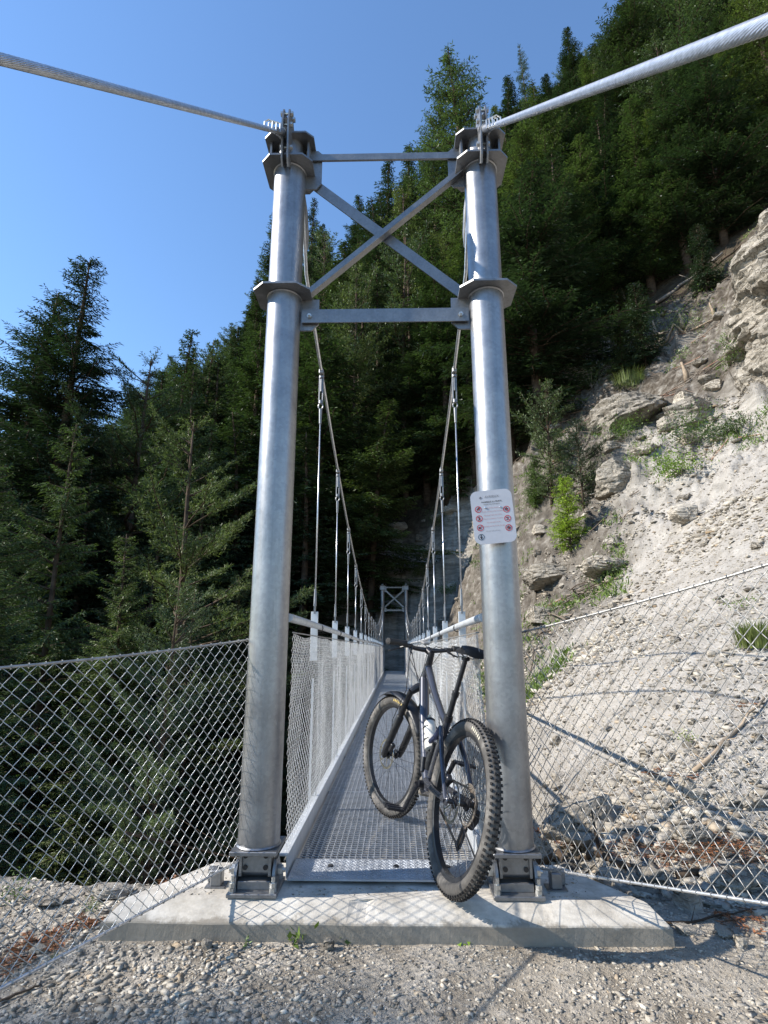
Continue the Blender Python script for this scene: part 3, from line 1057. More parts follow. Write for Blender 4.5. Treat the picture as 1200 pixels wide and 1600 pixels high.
for s, nm in ((-1, 'left'), (1, 'right')):
    for i, y in enumerate(HANG_Y):
        zt = cablez(y); zb = deckz(y) + 1.30
        ln = max(zt - zb, .30)
        h = build_hanger(max(ln, .47))
        h.location = (BX + s * .526, y, zt if ln > .47 else zb + .47 - .0)
        tag(h, f'{ORD[i]} steel hanger rope from the near pylon on the {nm} side', 'hanger rope', 'hanger ropes along the footbridge')

# ------------------------------------------------------------------ deck
def build_deck():
    root = empty('bridge_walkway', (BX, PY + .3, 0))
    tag(root, 'long narrow footbridge walkway of open steel grating', 'walkway')
    hw = .46
    o3 = Vector((BX, PY + .3, 0))
    y0 = PY + .32
    # one grating panel
    L = 1.365
    mb = MB()
    nb = 29
    for i in range(nb):
        x = -hw + .012 + (2 * hw - .024) * i / (nb - 1)
        mb.box((x, L / 2, -.013), (.0032, L - .012, .026))
    nc = 42
    for j in range(nc):
        y = .012 + (L - .024) * j / (nc - 1)
        mb.box((0, y, -.0035), (2 * hw - .024, .0048, .006))
    for y in (.005, L - .005):
        mb.box((0, y, -.0125), (2 * hw, .005, .0285))
    pan = mb.build('grating_panel', M_grating, root)
    n = 18
    slope = FARZ / (FARY - PY)
    for i in range(n):
        o = pan if i == 0 else pan.copy()
        if i: COL.objects.link(o); o.parent = root
        yy = y0 + i * L
        o.location = (0, yy - o3.y, deckz(yy))
        o.rotation_euler = (math.atan(slope), 0, 0)
    yend = y0 + n * L
    for s in (-1, 1):
        mb = MB()
        a = Vector((s * (hw + .008), y0 - .22 - o3.y, deckz(y0) + .025)); b = Vector((s * (hw + .008), yend - o3.y, deckz(yend) + .025))
        mb.bar(a, b, .008, .14)
        for dz in (-.066, .066):
            mb.bar(a + Vector((s * .02, 0, dz)), b + Vector((s * .02, 0, dz)), .040, .007)
        mb.build('side_channel', M_white_steel, root)
    mb = MB()
    mb.box((0, 0, 0), (2 * hw - .01, .06, .06))
    cbm = mb.build('cross_beam', M_galv_plate, root)
    for i in range(n + 1):
        yy = y0 + i * L
        c = cbm if i == 0 else cbm.copy()
        if i: COL.objects.link(c); c.parent = root
        c.location = (0, yy - o3.y - .003, deckz(yy) - .062)
    # chequer tread plate
    mb = MB()
    yc = PY + .165
    mb.box((0, yc - o3.y, .020), (2 * hw - .01, .24, .008))
    k = 0
    for iy in range(14):
        for ix in range(50):
            x = -hw + .025 + ix * .0178 + (0.009 if iy % 2 else 0)
            if x > hw - .02: continue
            a = math.radians(45 if (ix + iy) % 2 else -45)
            mb.box((x, yc - .11 + iy * .0168 - o3.y, .0248), (.012, .0035, .002), Matrix.Rotation(a, 3, 'Z'))
    tp = mb.build('tread_plate', M_grating, root)
    for x in (-.27, .05, .30):
        mb = MB()
        mb.lathe([(.016, 0), (.013, .006)], (x, yc + .03 - o3.y, .024), n=12)
        mb.build('bolt', M_blackmetal, tp)


build_deck()


def chainlink(fn, nu, nv, r, sides, sub=3, knot=.0):
    """fn(u, v) -> 3D arrays for u in columns, v in rows (half cells); zig-zag wires"""
    i = np.arange(nu)[:, None]; j = np.arange(nv * 2 + 1)[None, :]
    jj = np.linspace(0, nv * 2, nv * 2 * sub + 1)[None, :]
    tri = np.abs(((jj + 0) % 2) - 1)                  # 1 at even, 0 at odd
    tri = tri * 1.04 - .02
    tri = np.where(i % 2 == 0, tri + 0 * i, 1 - tri + 0 * i)
    u = i + tri
    v = jj / 2 + 0 * i
    Pt = fn(u, v, np.where((np.round(jj) + i) % 2 == 0, 1, -1) * knot * np.exp(-((jj - np.round(jj)) / .3) ** 2) + 0 * i)
    return tubes_np(Pt, r, sides)


def build_railing(s, nm):
    root = empty('bridge_railing', (BX + s * .53, PY + .1, 0))
    tag(root, f'{nm} railing of the footbridge with round handrail, flat stanchions and wire netting', 'railing')
    O = np.array([BX + s * .53, PY + .1, 0])
    y0, y1 = PY + .12, FARY - .1
    mb = MB()
    pts = []
    y = y0 - .06
    while y < y1:
        pts.append((BX + s * .496 - O[0], y - O[1], deckz(y) + 1.185 + .012 * math.sin(y * .5))); y += .4
    mb.tube(pts, .0215, 14)
    hr = mb.build('handrail', M_white_steel, root, True, 50)
    mb = MB()
    mb.tube([(math.cos(2 * math.pi * k / 10) * .026, 0, math.sin(2 * math.pi * k / 10) * .026) for k in range(11)], .004, 5)
    cl = mb.build('handrail_clip', M_blackmetal, hr)
    for y in HANG_Y:
        c = cl if y == HANG_Y[0] else cl.copy()
        if c is not cl: COL.objects.link(c); c.parent = hr
        c.location = (BX + s * .496 - O[0], y + .05 - O[1], deckz(y) + 1.185)
    mb = MB()
    mb.box((0, 0, 1.18), (.050, .012, .34), bev=.002)
    mb.box((0, 0, .27), (.012, .030, 1.24))
    st = mb.build('stanchion', M_white_steel, root)
    st.location = (BX + s * .526 - O[0], HANG_Y[0] - O[1], deckz(HANG_Y[0]) - .05)
    for y in HANG_Y[1:]:
        c = st.copy(); COL.objects.link(c); c.parent = root
        c.location = (BX + s * .526 - O[0], y - O[1], deckz(y) - .05)
    # netting
    cw, ch = .0265, .055
    nu = int((y1 - y0) / cw); nv = 19
    H = 1.065

    def fn(u, v, k):
        y = y0 + u * cw
        t = v / nv
        bul = .018 * fbm(y * 1.3, t * 2.5, seed=61 + s) + .014 * np.sin(y / 1.365 * 2 * np.pi) * np.sin(t * np.pi)
        x = BX + s * (.484) + s * bul + k
        z = deckz(y) + .055 + t * H + .006 * np.sin(y * 9) * t - .012 * np.abs(np.sin((y - HANG_Y[0]) / 1.365 * np.pi)) * (t > .9)
        return np.stack([x - O[0], y - O[1], z + 0 * x], -1)

    V, Fq = chainlink(fn, nu, nv, .0013, 3, sub=2, knot=.0025)
    net = np_mesh('wire_netting', V, Fq, np.full(len(Fq), 4), M_wire_net, root)
    mb = MB()
    for t in (0, 1):
        q = []
        y = y0
        while y < y1:
            q.append((BX + s * .484 - O[0], y - O[1], deckz(y) + .055 + t * H + .004)); y += .25
        mb.tube(q, .004, 6)
    # vertical stitching at the stanchions
    for y in HANG_Y:
        mb.tube([(BX + s * .485 - O[0], y - O[1] + .01 * math.sin(k * 2.1), deckz(y) + .05 + k * .107) for k in range(11)], .003, 5)
    mb.build('edge_wire', M_wire_dark, net)


build_railing(-1, 'left')
build_railing(1, 'right')

# ------------------------------------------------------------------ side fences at the bridge head
def build_fence(name, A_top, B_top, A_bot, B_bot, nu, nv, label, seed, dark, ext=1.0):
    """A = at the post, B = at the picture edge and beyond"""
    A_top, B_top, A_bot, B_bot = map(Vector, (A_top, B_top, A_bot, B_bot))
    B_top = A_top.lerp(B_top, ext); B_bot = A_bot.lerp(B_bot, ext)
    org = A_bot.copy()
    root = empty('chain_link_fence', tuple(org))
    tag(root, label, 'fence')
    at, bt, ab, bb = [np.array(tuple(q - org)) for q in (A_top, B_top, A_bot, B_bot)]
    nrm = np.cross(bt - at, at - ab); nrm /= np.linalg.norm(nrm)

    def fn(u, v, k):
        a = (u / nu)[..., None]; t = (v / nv)[..., None]
        top = at * (1 - a) + bt * a; bot = ab * (1 - a) + bb * a
        sag = .02 * np.sin(a * np.pi) * t
        p = bot * (1 - t) + top * t
        p = p + nrm * (.035 * fbm(u / nu * 3, v / nv * 2, seed=seed)[..., None] * np.sin(np.clip(t, 0, 1) * np.pi) + k[..., None])
        dx = .010 * fbm(u * .13, v * .17, seed=seed + 3)[..., None]
        p = p + (bt - at) / np.linalg.norm(bt - at) * dx
        p[..., 2] -= sag[..., 0]
        return p

    V, Fq = chainlink(fn, nu, nv, .0017, 4, knot=.0028)
    np_mesh('wire_netting', V, Fq, np.full(len(Fq), 4), dark, root, True)
    for (a, b, nm, r) in ((at, bt, 'top_cable', .0050), (ab, bb, 'bottom_cable', .0055)):
        mb = MB()
        q = []
        for k in range(31):
            t = k / 30
            p = a * (1 - t) + b * t
            q.append((p[0], p[1], p[2] - (.02 * math.sin(t * math.pi) if nm == 'top_cable' else 0)))
        mb.tube(q, r, 10)
        cb = mb.build(nm, M_rope if nm == 'bottom_cable' else M_wire_dark, root, True, 50)
        for k in range(0, nu + 1, 2):
            mb = MB()
            t = k / nu
            p = Vector(tuple(a * (1 - t) + b * t)); p.z -= (.02 * math.sin(t * math.pi) if nm == 'top_cable' else 0)
            if nm == 'top_cable' and k % 2: rr = .0085
            else: rr = .0075
            ax = Vector(tuple(b - a)).normalized(); u_ = Vector(tuple(nrm)); w_ = ax.cross(u_)
            mb.tube([p + (u_ * math.cos(q2) + w_ * math.sin(q2)) * rr for q2 in [2 * math.pi * m / 8 for m in range(9)]], .0018, 4)
            mb.build('tie_ring', M_wire_dark, cb)
    return root


PL = Vector((BX - HX - PR, PY + .03, 0)); PRr = Vector((BX + HX + PR, PY + .03, 0))
# left
lt = P(0, 1035, 1.90)
lb = P(0, 1545, 1.90)
build_fence('fence', (PL.x + .01, PY + .08, 1.105), lt, (PL.x - .0, PY + .10, .085), lb, 64, 16,
            'wire mesh fence on the left, fixed to the left post', 71, M_wire, 1.55)
rt = P(1200, 874, 1.95)
rb = P(1200, 1412, 1.95)
build_fence('fence', (PRr.x - .01, PY + .08, 1.13), rt, (PRr.x + .02, PY + .10, .06), rb, 58, 16,
            'wire mesh fence on the right, in front of the bare slope', 77, M_wire_dark, 1.5)

for s, nm in ((-1, 'left'), (1, 'right')):
    mb = MB()
    mb.M = Matrix.Translation((BX + s * .775, 2.83, 0))
    mb.box((0, 0, .037), (.052, .05, .066), bev=.005)
    mb.box((s * .035, .03, .037), (.03, .03, .060), bev=.004)
    mb.box((0, 0, .003), (.09, .075, .006))
    mb.lathe([(.009, .07), (.009, .080)], (0, 0, 0), n=6)
    o = mb.build('anchor_block', M_galv_plate)
    tag(o, f'small square steel anchor block on the slab just {"left of the left" if s < 0 else "right of the right"} post', 'anchor block')



# ------------------------------------------------------------------ trees
def leafquads(base, d, L, W, rg, flatness=.6):
    """diamond leaf sprays: base (n,3), direction d (n,3), length L (n), width W (n)"""
    n = len(base)
    up = np.stack([rg.normal(0, flatness, n), rg.normal(0, flatness, n), np.ones(n)], -1)
    side = np.cross(d, up); side /= np.linalg.norm(side, axis=1, keepdims=True) + 1e-9
    m1 = base + d * (L * .42)[:, None]
    tip = base + d * L[:, None]
    return np.stack([base, m1 + side * (W / 2)[:, None], tip, m1 - side * (W / 2)[:, None]], 1)


def conifer(seed, H, R, style, dens=1.0, hi=False, qs=1.0):
    rg = np.random.default_rng(seed)
    name = {'spruce': 'spruce_tree', 'pine': 'pine_tree', 'larch': 'larch_tree'}[style]
    root = empty(name)
    bend = rg.normal(0, .012 * H, 2)
    tr = .0085 * H
    mb = MB()
    zs = np.linspace(0, H, 14)
    ax = lambda z: np.array([bend[0] * (z / H) ** 2 + .006 * H * math.sin(z / H * 5 + seed), bend[1] * (z / H) ** 2, z])
    mb.tube([tuple(ax(z) + np.array([0, 0, -1.2 if z == 0 else 0])) for z in zs], [tr * (1 - z / H) ** .8 + .012 for z in zs], 8)
    quads = []
    z0 = {'spruce': .10, 'pine': .30, 'larch': .14}[style] * H
    if hi: z0 = .05 * H
    lev = {'spruce': .30, 'pine': .42, 'larch': .36}[style] / dens
    nl = int((H - z0) / lev)
    lens = []
    gaps = [(rg.uniform(0, 2 * np.pi), rg.uniform(.2, .9)) for _ in range(5)]
    for i in range(nl):
        t = (i + rg.random() * .6) / nl
        z = z0 + (H - z0) * t
        nb = {'spruce': 6, 'pine': 4, 'larch': 5}[style]
        if style == 'spruce':
            prof = (1 - t) ** .78 * min(1, .45 + t * 3.2)
        elif style == 'pine':
            prof = (1 - t ** 2.2) ** .9 * min(1, .35 + t * 2.2)
        else:
            prof = (1 - t) ** .7 * min(1, .5 + t * 3)
        lump = 1 + .32 * math.sin(z * 1.7 + seed) * math.sin(z * .63 + seed * 2)
        for b in range(nb):
            az = rg.uniform(0, 2 * np.pi)
            g = 1.0
            for (ga, gz) in gaps:
                if abs(t - gz) < .07 and abs((az - ga + np.pi) % (2 * np.pi) - np.pi) < .8: g = .35
            L = max(.10, R * prof * rg.uniform(.55, 1.12) * lump * g + .12)
            if style == 'spruce':
                a0 = .35 * t * 2 - .22 + rg.normal(0, .10); droop = .16 / max(L, .5) * (1.2 - t); tipup = .25
            elif style == 'pine':
                a0 = .25 + .5 * t + rg.normal(0, .18); droop = .02; tipup = .3
            else:
                a0 = .05 + .45 * t + rg.normal(0, .13); droop = .05; tipup = .1
            s = np.linspace(0, 1, 6)
            hor = s * L
            ver = np.tan(a0) * hor - droop * hor ** 2 + tipup * L * s ** 4 * .35
            wig = np.cumsum(rg.normal(0, .03 * L, 6)); wig[0] = 0
            o = ax(z)
            d = np.array([math.cos(az), math.sin(az), 0]); sd = np.array([-d[1], d[0], 0])
            pts = o + hor[:, None] * d + wig[:, None] * sd + ver[:, None] * np.array([0, 0, 1])
            rr = .012 + .009 * L
            mb.tube([tuple(p) for p in pts], [rr * (1 - .8 * q) for q in s], 4, caps=False)
            # twigs with sprays
            st = {'spruce': .105, 'pine': .13, 'larch': .14}[style]
            if hi: st *= .62
            st *= qs
            nt_ = max(3, int(L / st))
            ss = np.linspace(.12 if style != 'pine' else .35, 1, nt_)
            bp = np.stack([np.interp(ss, s, pts[:, k]) for k in range(3)], -1)
            for sg in (-1, 1):
                fan = rg.uniform(.55, 1.15, nt_)
                tw = d[None] * np.cos(fan)[:, None] + sg * sd[None] * np.sin(fan)[:, None]
                if style == 'spruce': tw[:, 2] += rg.normal(-.28, .18, nt_)
                elif style == 'pine': tw[:, 2] += rg.normal(.35, .35, nt_)
                else: tw[:, 2] += rg.normal(-.12, .25, nt_)
                tw /= np.linalg.norm(tw, axis=1, keepdims=True)
                tl = (.10 + .42 * L * (1.05 - ss)) * rg.uniform(.6, 1.1, nt_)
                tl = np.minimum(tl, {'spruce': .75, 'pine': .40, 'larch': .55}[style])
                ql = {'spruce': .19, 'pine': .17, 'larch': .16}[style] * (1 if not hi else .55) * qs ** .7
                kq = np.maximum(1, np.ceil(tl / (ql * .62))).astype(int)
                idx = np.repeat(np.arange(nt_), kq)
                off = np.concatenate([np.arange(k) for k in kq]) / np.repeat(kq, kq)
                bb = bp[idx] + tw[idx] * (tl[idx] * off)[:, None]
                m = len(idx)
                if style == 'pine':
                    dd = tw[idx] + rg.normal(0, .75, (m, 3)); dd[:, 2] += .35
                elif style == 'larch':
                    dd = tw[idx] + rg.normal(0, .5, (m, 3)); dd[:, 2] -= .2
                else:
                    dd = tw[idx] + rg.normal(0, .28, (m, 3)); dd[:, 2] -= .12
                dd /= np.linalg.norm(dd, axis=1, keepdims=True)
                LL = ql * rg.uniform(.7, 1.3, m)
                WW = {'spruce': .060, 'pine': .042, 'larch': .034}[style] * rg.uniform(.7, 1.4, m) * (1 if not hi else .5) * qs
                quads.append(leafquads(bb, dd, LL, WW, rg))
                if style != 'spruce':
                    dd2 = dd + rg.normal(0, .8, (m, 3)); dd2 /= np.linalg.norm(dd2, axis=1, keepdims=True)
                    quads.append(leafquads(bb, dd2, LL, WW, rg))
    # dead lower twigs
    for i in range(int(12 if not hi else 4)):
        z = rg.uniform(.06, .35) * H; az = rg.uniform(0, 6.28); L = rg.uniform(.4, 1.4) * R * .6
        o = ax(z)
        mb.tube([tuple(o), tuple(o + np.array([math.cos(az) * L * .6, math.sin(az) * L * .6, -.1 * L])), tuple(o + np.array([math.cos(az) * L, math.sin(az) * L, -.35 * L]))], [.018, .012, .004], 3, caps=False)
    Q = np.concatenate(quads)
    V = Q.reshape(-1, 3)
    tk = mb.build('trunk', M_bark, root, True)
    mat = {'spruce': M_spruce, 'pine': M_pine, 'larch': M_larch}[style]
    cr = np_mesh('crown', V, np.arange(len(V)), np.full(len(Q), 4), mat, root)
    root['_h'] = H
    return root


NEED_H = {}
PROTO = {
    'spruce': [conifer(11, 20, 2.7, 'spruce', 1.1, qs=.82), conifer(12, 22, 2.4, 'spruce', 1.1, qs=.82), conifer(13, 17, 2.9, 'spruce', 1.1, qs=.82), conifer(14, 20, 2.0, 'spruce', 1.1, qs=.82), conifer(15, 19, 2.3, 'spruce', .8, qs=.82)],
    'pine': [conifer(21, 16, 2.7, 'pine'), conifer(22, 18, 2.3, 'pine')],
    'larch': [conifer(31, 20, 2.9, 'larch')],
    'near_spruce': [conifer(51, 17, 3.4, 'spruce', .95, qs=.42), conifer(52, 24, 3.9, 'spruce', 1.25, qs=.5)],
    'near_pine': [conifer(53, 15, 2.9, 'pine', 1.05, qs=.42)],
    'young_pine': [conifer(41, 4.0, 1.0, 'pine', 2.8, True)],
    'young_larch': [conifer(42, 2.4, .62, 'larch', 5.5, True)],
    'young_spruce': [conifer(43, 3.2, .9, 'spruce', 3.2, True)],
}
USED = set()
TREES = []


def plant(kind, x, y, H, mat=None, label=None, group=None, wid=1.0, tilt=0.0, cat='tree', idx=None, zoff=-.25):
    pr = PROTO[kind]
    p = pr[rnd.randrange(len(pr)) if idx is None else idx]
    if p.name not in USED:
        USED.add(p.name); o = p
    else:
        o = copy_tree(p)
    s = H / p['_h']
    w = s * (0.55 + .45 / max(s, .4)) * wid * 1.28 if kind in ('spruce', 'pine', 'larch') else s * wid
    w = min(w, s * 2.0)
    o.location = (x, y, hz(x, y) + zoff)
    o.scale = (w, w, s)
    o.rotation_euler = (rnd.gauss(0, .02), rnd.gauss(0, .02) + tilt, rnd.uniform(0, 6.28))
    if mat:
        for c in o.children:
            if c.name.startswith('crown'):
                c.material_slots[0].link = 'OBJECT'; c.material_slots[0].material = mat
    tag(o, label, cat, group)
    TREES.append((x, y, H))
    return o


def plant_top(kind, px, py, Y, **kw):
    p = P(px, py, Y)
    zb = hz(p.x, Y) - .25
    return plant(kind, p.x, Y, p.z - zb, **kw)


HERO = [
    ('near_spruce', 104, 402, 25, M_spruce, 'tallest dark spruce on the left, standing clear against the blue sky', 1.55, 1),
    ('near_spruce', 60, 436, 25.6, M_spruce, 'dark spruce with a blunt top just left of the tallest spruce on the left', 1.6, 1),
    ('near_spruce', 122, 655, 13.5, M_spruce_l, 'light green spruce in front of the tall dark spruce at the left edge', 1.0, 0),
    ('near_spruce', 18, 640, 18, M_spruce, 'spruce at the left picture edge below the tall dark one', 1.15, 0),
    ('near_pine', 222, 556, 27, M_pine, 'spreading pine rising against the sky right of the tall dark spruces', 1.4, 0),
    ('near_pine', 302, 655, 17, M_pine, 'grey-green pine behind the left fence, next to the left post', 1.25, 0),
    ('spruce', 286, 528, 38, M_spruce, 'dark spruce with a jagged top above the grey-green pine on the left', 1.2, 2),
    ('pine', 328, 537, 40, M_pine, 'pine breaking the skyline midway between the left trees and the left post', 1.4, 1),
    ('spruce', 368, 498, 44, M_spruce, 'spruce on the skyline close to the left of the left post', 1.2, 0),
    ('spruce', 398, 436, 50, M_spruce, 'spruce on the skyline partly hidden by the left post', 1.1, 3),
    ('spruce', 430, 345, 52, M_spruce, 'spruce whose top is hidden behind the left post', 1.1, 1),
    ('spruce', 486, 314, 55, M_spruce, 'slim dark spruce just right of the left post, its top in the sky', .9, 3),
    ('spruce', 506, 352, 52, M_spruce, 'second slim spruce right of the left post, a little lower than the first', .9, 1),
    ('spruce', 566, 310, 58, M_spruce, 'spruce on the skyline behind the crossing of the X brace', 1.1, 0),
    ('spruce', 604, 262, 52, M_spruce, 'spruce on the skyline behind the middle of the X brace', 1.2, 2),
    ('spruce', 634, 236, 50, M_spruce, 'dark spruce right below the top crossbar of the near pylon', 1.2, 1),
    ('larch', 678, 150, 48, M_larch, 'pale feathery larch below and left of the tallest larch', 1.3, 0),
    ('larch', 722, 70, 46, M_larch, 'tall pale feathery larch standing in the sky behind the top of the right post', 1.5, 0),
    ('larch', 822, 70, 50, M_larch, 'thin larch top in the sky right of the right post', .55, 0),
    ('spruce', 790, 128, 44, M_spruce, 'dark spruce on the skyline just right of the top of the right post', 1.1, 0),
    ('spruce', 850, 118, 46, M_spruce, 'dark spruce on the skyline under the right backstay cable', 1.1, 1),
    ('spruce', 886, 44, 44, M_spruce, 'pointed dark spruce rising highest left of the big trees at the upper right', 1.0, 1),
    ('spruce', 965, -20, 38, M_spruce, 'big spruce filling the upper right, left of the pale larch there', 1.2, 2),
    ('larch', 1040, -120, 36, M_larch, 'pale green larch hanging into the upper right of the picture', 1.3, 0),
    ('larch', 1175, -60, 29, M_spruce_l, 'bright larch at the right picture edge above the cliff', 1.2, 0),
    ('spruce', 1085, 20, 30.5, M_spruce, 'large spruce at the forest edge above the bare slope on the right', 1.25, 2),
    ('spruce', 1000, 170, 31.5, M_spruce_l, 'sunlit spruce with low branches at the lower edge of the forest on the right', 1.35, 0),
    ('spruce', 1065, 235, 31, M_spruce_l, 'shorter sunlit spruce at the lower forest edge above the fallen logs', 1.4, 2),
    ('spruce', 870, 250, 33, M_spruce, 'dark spruce behind the right post at mid height, in front of the forest', 1.25, 0),
    ('spruce', 577, 622, 30, M_spruce_l, 'small light green spruce seen between the hanger ropes of the bridge', 1.3, 2),
    ('pine', 640, 395, 37, M_pine, 'tall thin-trunked pine standing behind the far pylon', 1.2, 1),
    ('pine', 560, 430, 36, M_pine, 'thin-trunked pine left of the far pylon with bare lower trunk', 1.1, 0),
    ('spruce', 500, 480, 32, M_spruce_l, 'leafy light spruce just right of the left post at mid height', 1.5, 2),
]
# the skyline of the forest, as directions from the path
SKL = np.array([(-200, 520), (0, 560), (60, 560), (160, 660), (200, 600), (240, 575), (285, 540), (350, 525), (400, 445), (430, 400), (480, 330), (530, 372), (570, 325), (600, 270), (640, 245), (665, 180), (720, 130), (770, 150), (800, 138), (825, 125), (850, 130), (885, 80), (940, 60), (965, 0), (1000, -50), (1200, -220), (1500, -400)], float)


HERO_BASE = [
    (555, 852, 21, 'pine', M_pine, 'thin-stemmed pine rooted at the top of the dark rock left of the far pylon', .9),
    (598, 822, 19, 'spruce', M_spruce, 'dark spruce rooted directly above the far pylon', 1.2),
    (632, 800, 22, 'pine', M_pine, 'tall pine with a bare lower stem above and right of the far pylon', 1.0),
    (664, 792, 17, 'spruce', M_spruce, 'dark spruce rooted above the right hanger ropes', 1.3),
    (702, 778, 19, 'spruce', M_spruce_l, 'light spruce rooted above the right hanger ropes beside the right post', 1.2),
    (742, 756, 17, 'spruce', M_spruce, 'dark spruce just left of the sign post, behind it', 1.3),
    (800, 728, 18, 'spruce', M_spruce, 'dark spruce rooted right above the blue-green young pine', 1.3),
    (842, 690, 16, 'spruce', M_spruce, 'dark spruce at the forest edge above the young pines', 1.4),
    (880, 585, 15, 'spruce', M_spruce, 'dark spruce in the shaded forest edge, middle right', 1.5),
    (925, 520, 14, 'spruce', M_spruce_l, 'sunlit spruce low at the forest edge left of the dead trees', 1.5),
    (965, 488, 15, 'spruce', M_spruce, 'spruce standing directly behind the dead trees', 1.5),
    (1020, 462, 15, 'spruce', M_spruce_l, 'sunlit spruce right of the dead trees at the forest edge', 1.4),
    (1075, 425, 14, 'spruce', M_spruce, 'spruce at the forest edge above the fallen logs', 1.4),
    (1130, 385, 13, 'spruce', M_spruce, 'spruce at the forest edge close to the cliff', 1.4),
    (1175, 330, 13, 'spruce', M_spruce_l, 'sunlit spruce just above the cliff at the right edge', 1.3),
    (505, 905, 14, 'spruce', M_spruce, 'dark spruce in deep shade left of the far pylon', 1.5),
    (455, 930, 15, 'spruce', M_spruce, 'dark spruce in deep shade right behind the left post', 1.5),
]


def ray(px, py, y0=1.3, y1=70, n=1400):
    ys = y0 * (y1 / y0) ** (np.arange(n) / (n - 1))
    d = CR @ Vector(((px - 600) / F_PX, (800 - py) / F_PX, -1.0))
    t = ys / d.y
    X = CAM.x + d.x * t; Z = CAM.z + d.z * t
    hh = height(X, ys)
    w = np.nonzero(hh > Z)[0]
    k = w[0] if len(w) else n - 1
    return float(X[k]), float(ys[k]), float(hh[k])


def build_trees():
    for (px, py, H, k, mat, lab, w) in HERO_BASE:
        x, y, z = ray(px, py)
        plant(k, x, y, H, mat=mat, label=lab, wid=w)
    for (k, px, py, Y, mat, lab, w, idx) in HERO:
        plant_top(k, px, py, Y, mat=mat, label=lab, wid=w, idx=idx)
    rg = np.random.default_rng(9)
    zonelab = [
        ('ravine', 'spruce in the dense dark forest filling the ravine left of the bridge', 'spruces in the ravine', 'pine in the dense dark forest filling the ravine left of the bridge', 'pines in the ravine'),
        ('slope', 'spruce in the dense forest on the steep mountainside beyond the bridge', 'spruces on the mountainside', 'pine in the dense forest on the steep mountainside beyond the bridge', 'pines on the mountainside'),
    ]
    cnt = 0; tries = 0
    grid = {}
    for (x, y, H) in TREES: grid[(x, y)] = 1
    pts = [(t[0], t[1]) for t in TREES]
    xs_ = []
    cand_d = 9 + 105 * rg.random(9000) ** 1.15
    cand_a = np.radians(rg.uniform(-43, 41, 9000))
    cx = cand_d * np.sin(cand_a); cy = cand_d * np.cos(cand_a)
    fo, pa = zones(cx, cy)
    ch = height(cx, cy)
    for i in range(len(cx)):
        if cnt >= 380: break
        x, y = cx[i], cy[i]
        if fo[i] < .75: continue
        if y < 28 and x > -3.2: continue
        if abs(x) < 3.2 and y < 33.5: continue
        d = cand_d[i]
        sp = 2.15 + .024 * d
        if any((x - a) ** 2 + (y - b) ** 2 < sp * sp for a, b in pts): continue
        H = rg.uniform(13, 25) if d > 24 else rg.uniform(10, 17)
        zb = ch[i] - .25
        ok = True
        for it in range(14):
            q = proj(x, y, zb + H)
            lim = np.interp(q[0], SKL[:, 0], SKL[:, 1]) + 2 + 26 * ((i * 7919 % 97) / 97)
            # keep the light spruce and the pine in front clear
            if q[1] < lim: H *= .92
            else: break
        if y < 25:
            H = min(H, .655 * abs(x) - .35 - zb)
        if H < 5: continue
        q = proj(x, y, zb + H); q0 = proj(x, y, zb)
        if q[0] < -120 or q[0] > 1330 or q0[1] < -60: continue
        pts.append((x, y)); cnt += 1
        z_ = zonelab[0] if (y < 32 and x < -2.5) else zonelab[1]
        r = rg.random()
        if r < .70:
            m = M_spruce if rg.random() < .76 else M_spruce_l
            plant('near_spruce' if d < 26 else 'spruce', x, y, H, mat=m, label=('dark ' if m is M_spruce else 'light ') + z_[1], group=('dark ' if m is M_spruce else 'light ') + z_[2], wid=rg.uniform(1.0, 1.5))
        elif r < .92:
            plant('near_pine' if d < 26 else 'pine', x, y, H, label=z_[3], group=z_[4], wid=rg.uniform(1.0, 1.4))
        else:
            plant('larch' if d > 26 else 'near_spruce', x, y, H, mat=M_larch, label='pale larch scattered in the forest on the mountainside', group='larches in the forest', wid=rg.uniform(.9, 1.2))
    print('trees', cnt, len(TREES))


build_trees()


def ray(px, py, y0=1.3, y1=70, n=1400):
    ys = y0 * (y1 / y0) ** (np.arange(n) / (n - 1))
    d = CR @ Vector(((px - 600) / F_PX, (800 - py) / F_PX, -1.0))
    t = ys / d.y
    X = CAM.x + d.x * t; Z = CAM.z + d.z * t
    hh = height(X, ys)
    w = np.nonzero(hh > Z)[0]
    k = w[0] if len(w) else n - 1
    return float(X[k]), float(ys[k]), float(hh[k])


# the trees that stand outside the picture to the left, whose shade dapples the path
for (x, y, H, k) in ((-13.5, -1.9, 12, 'pine'), (-19.0, -.9, 14.5, 'larch')):
    plant(k, x, y, H, label='tree standing beside the path, outside the picture on the left', group='trees beside the path', wid=1.0)

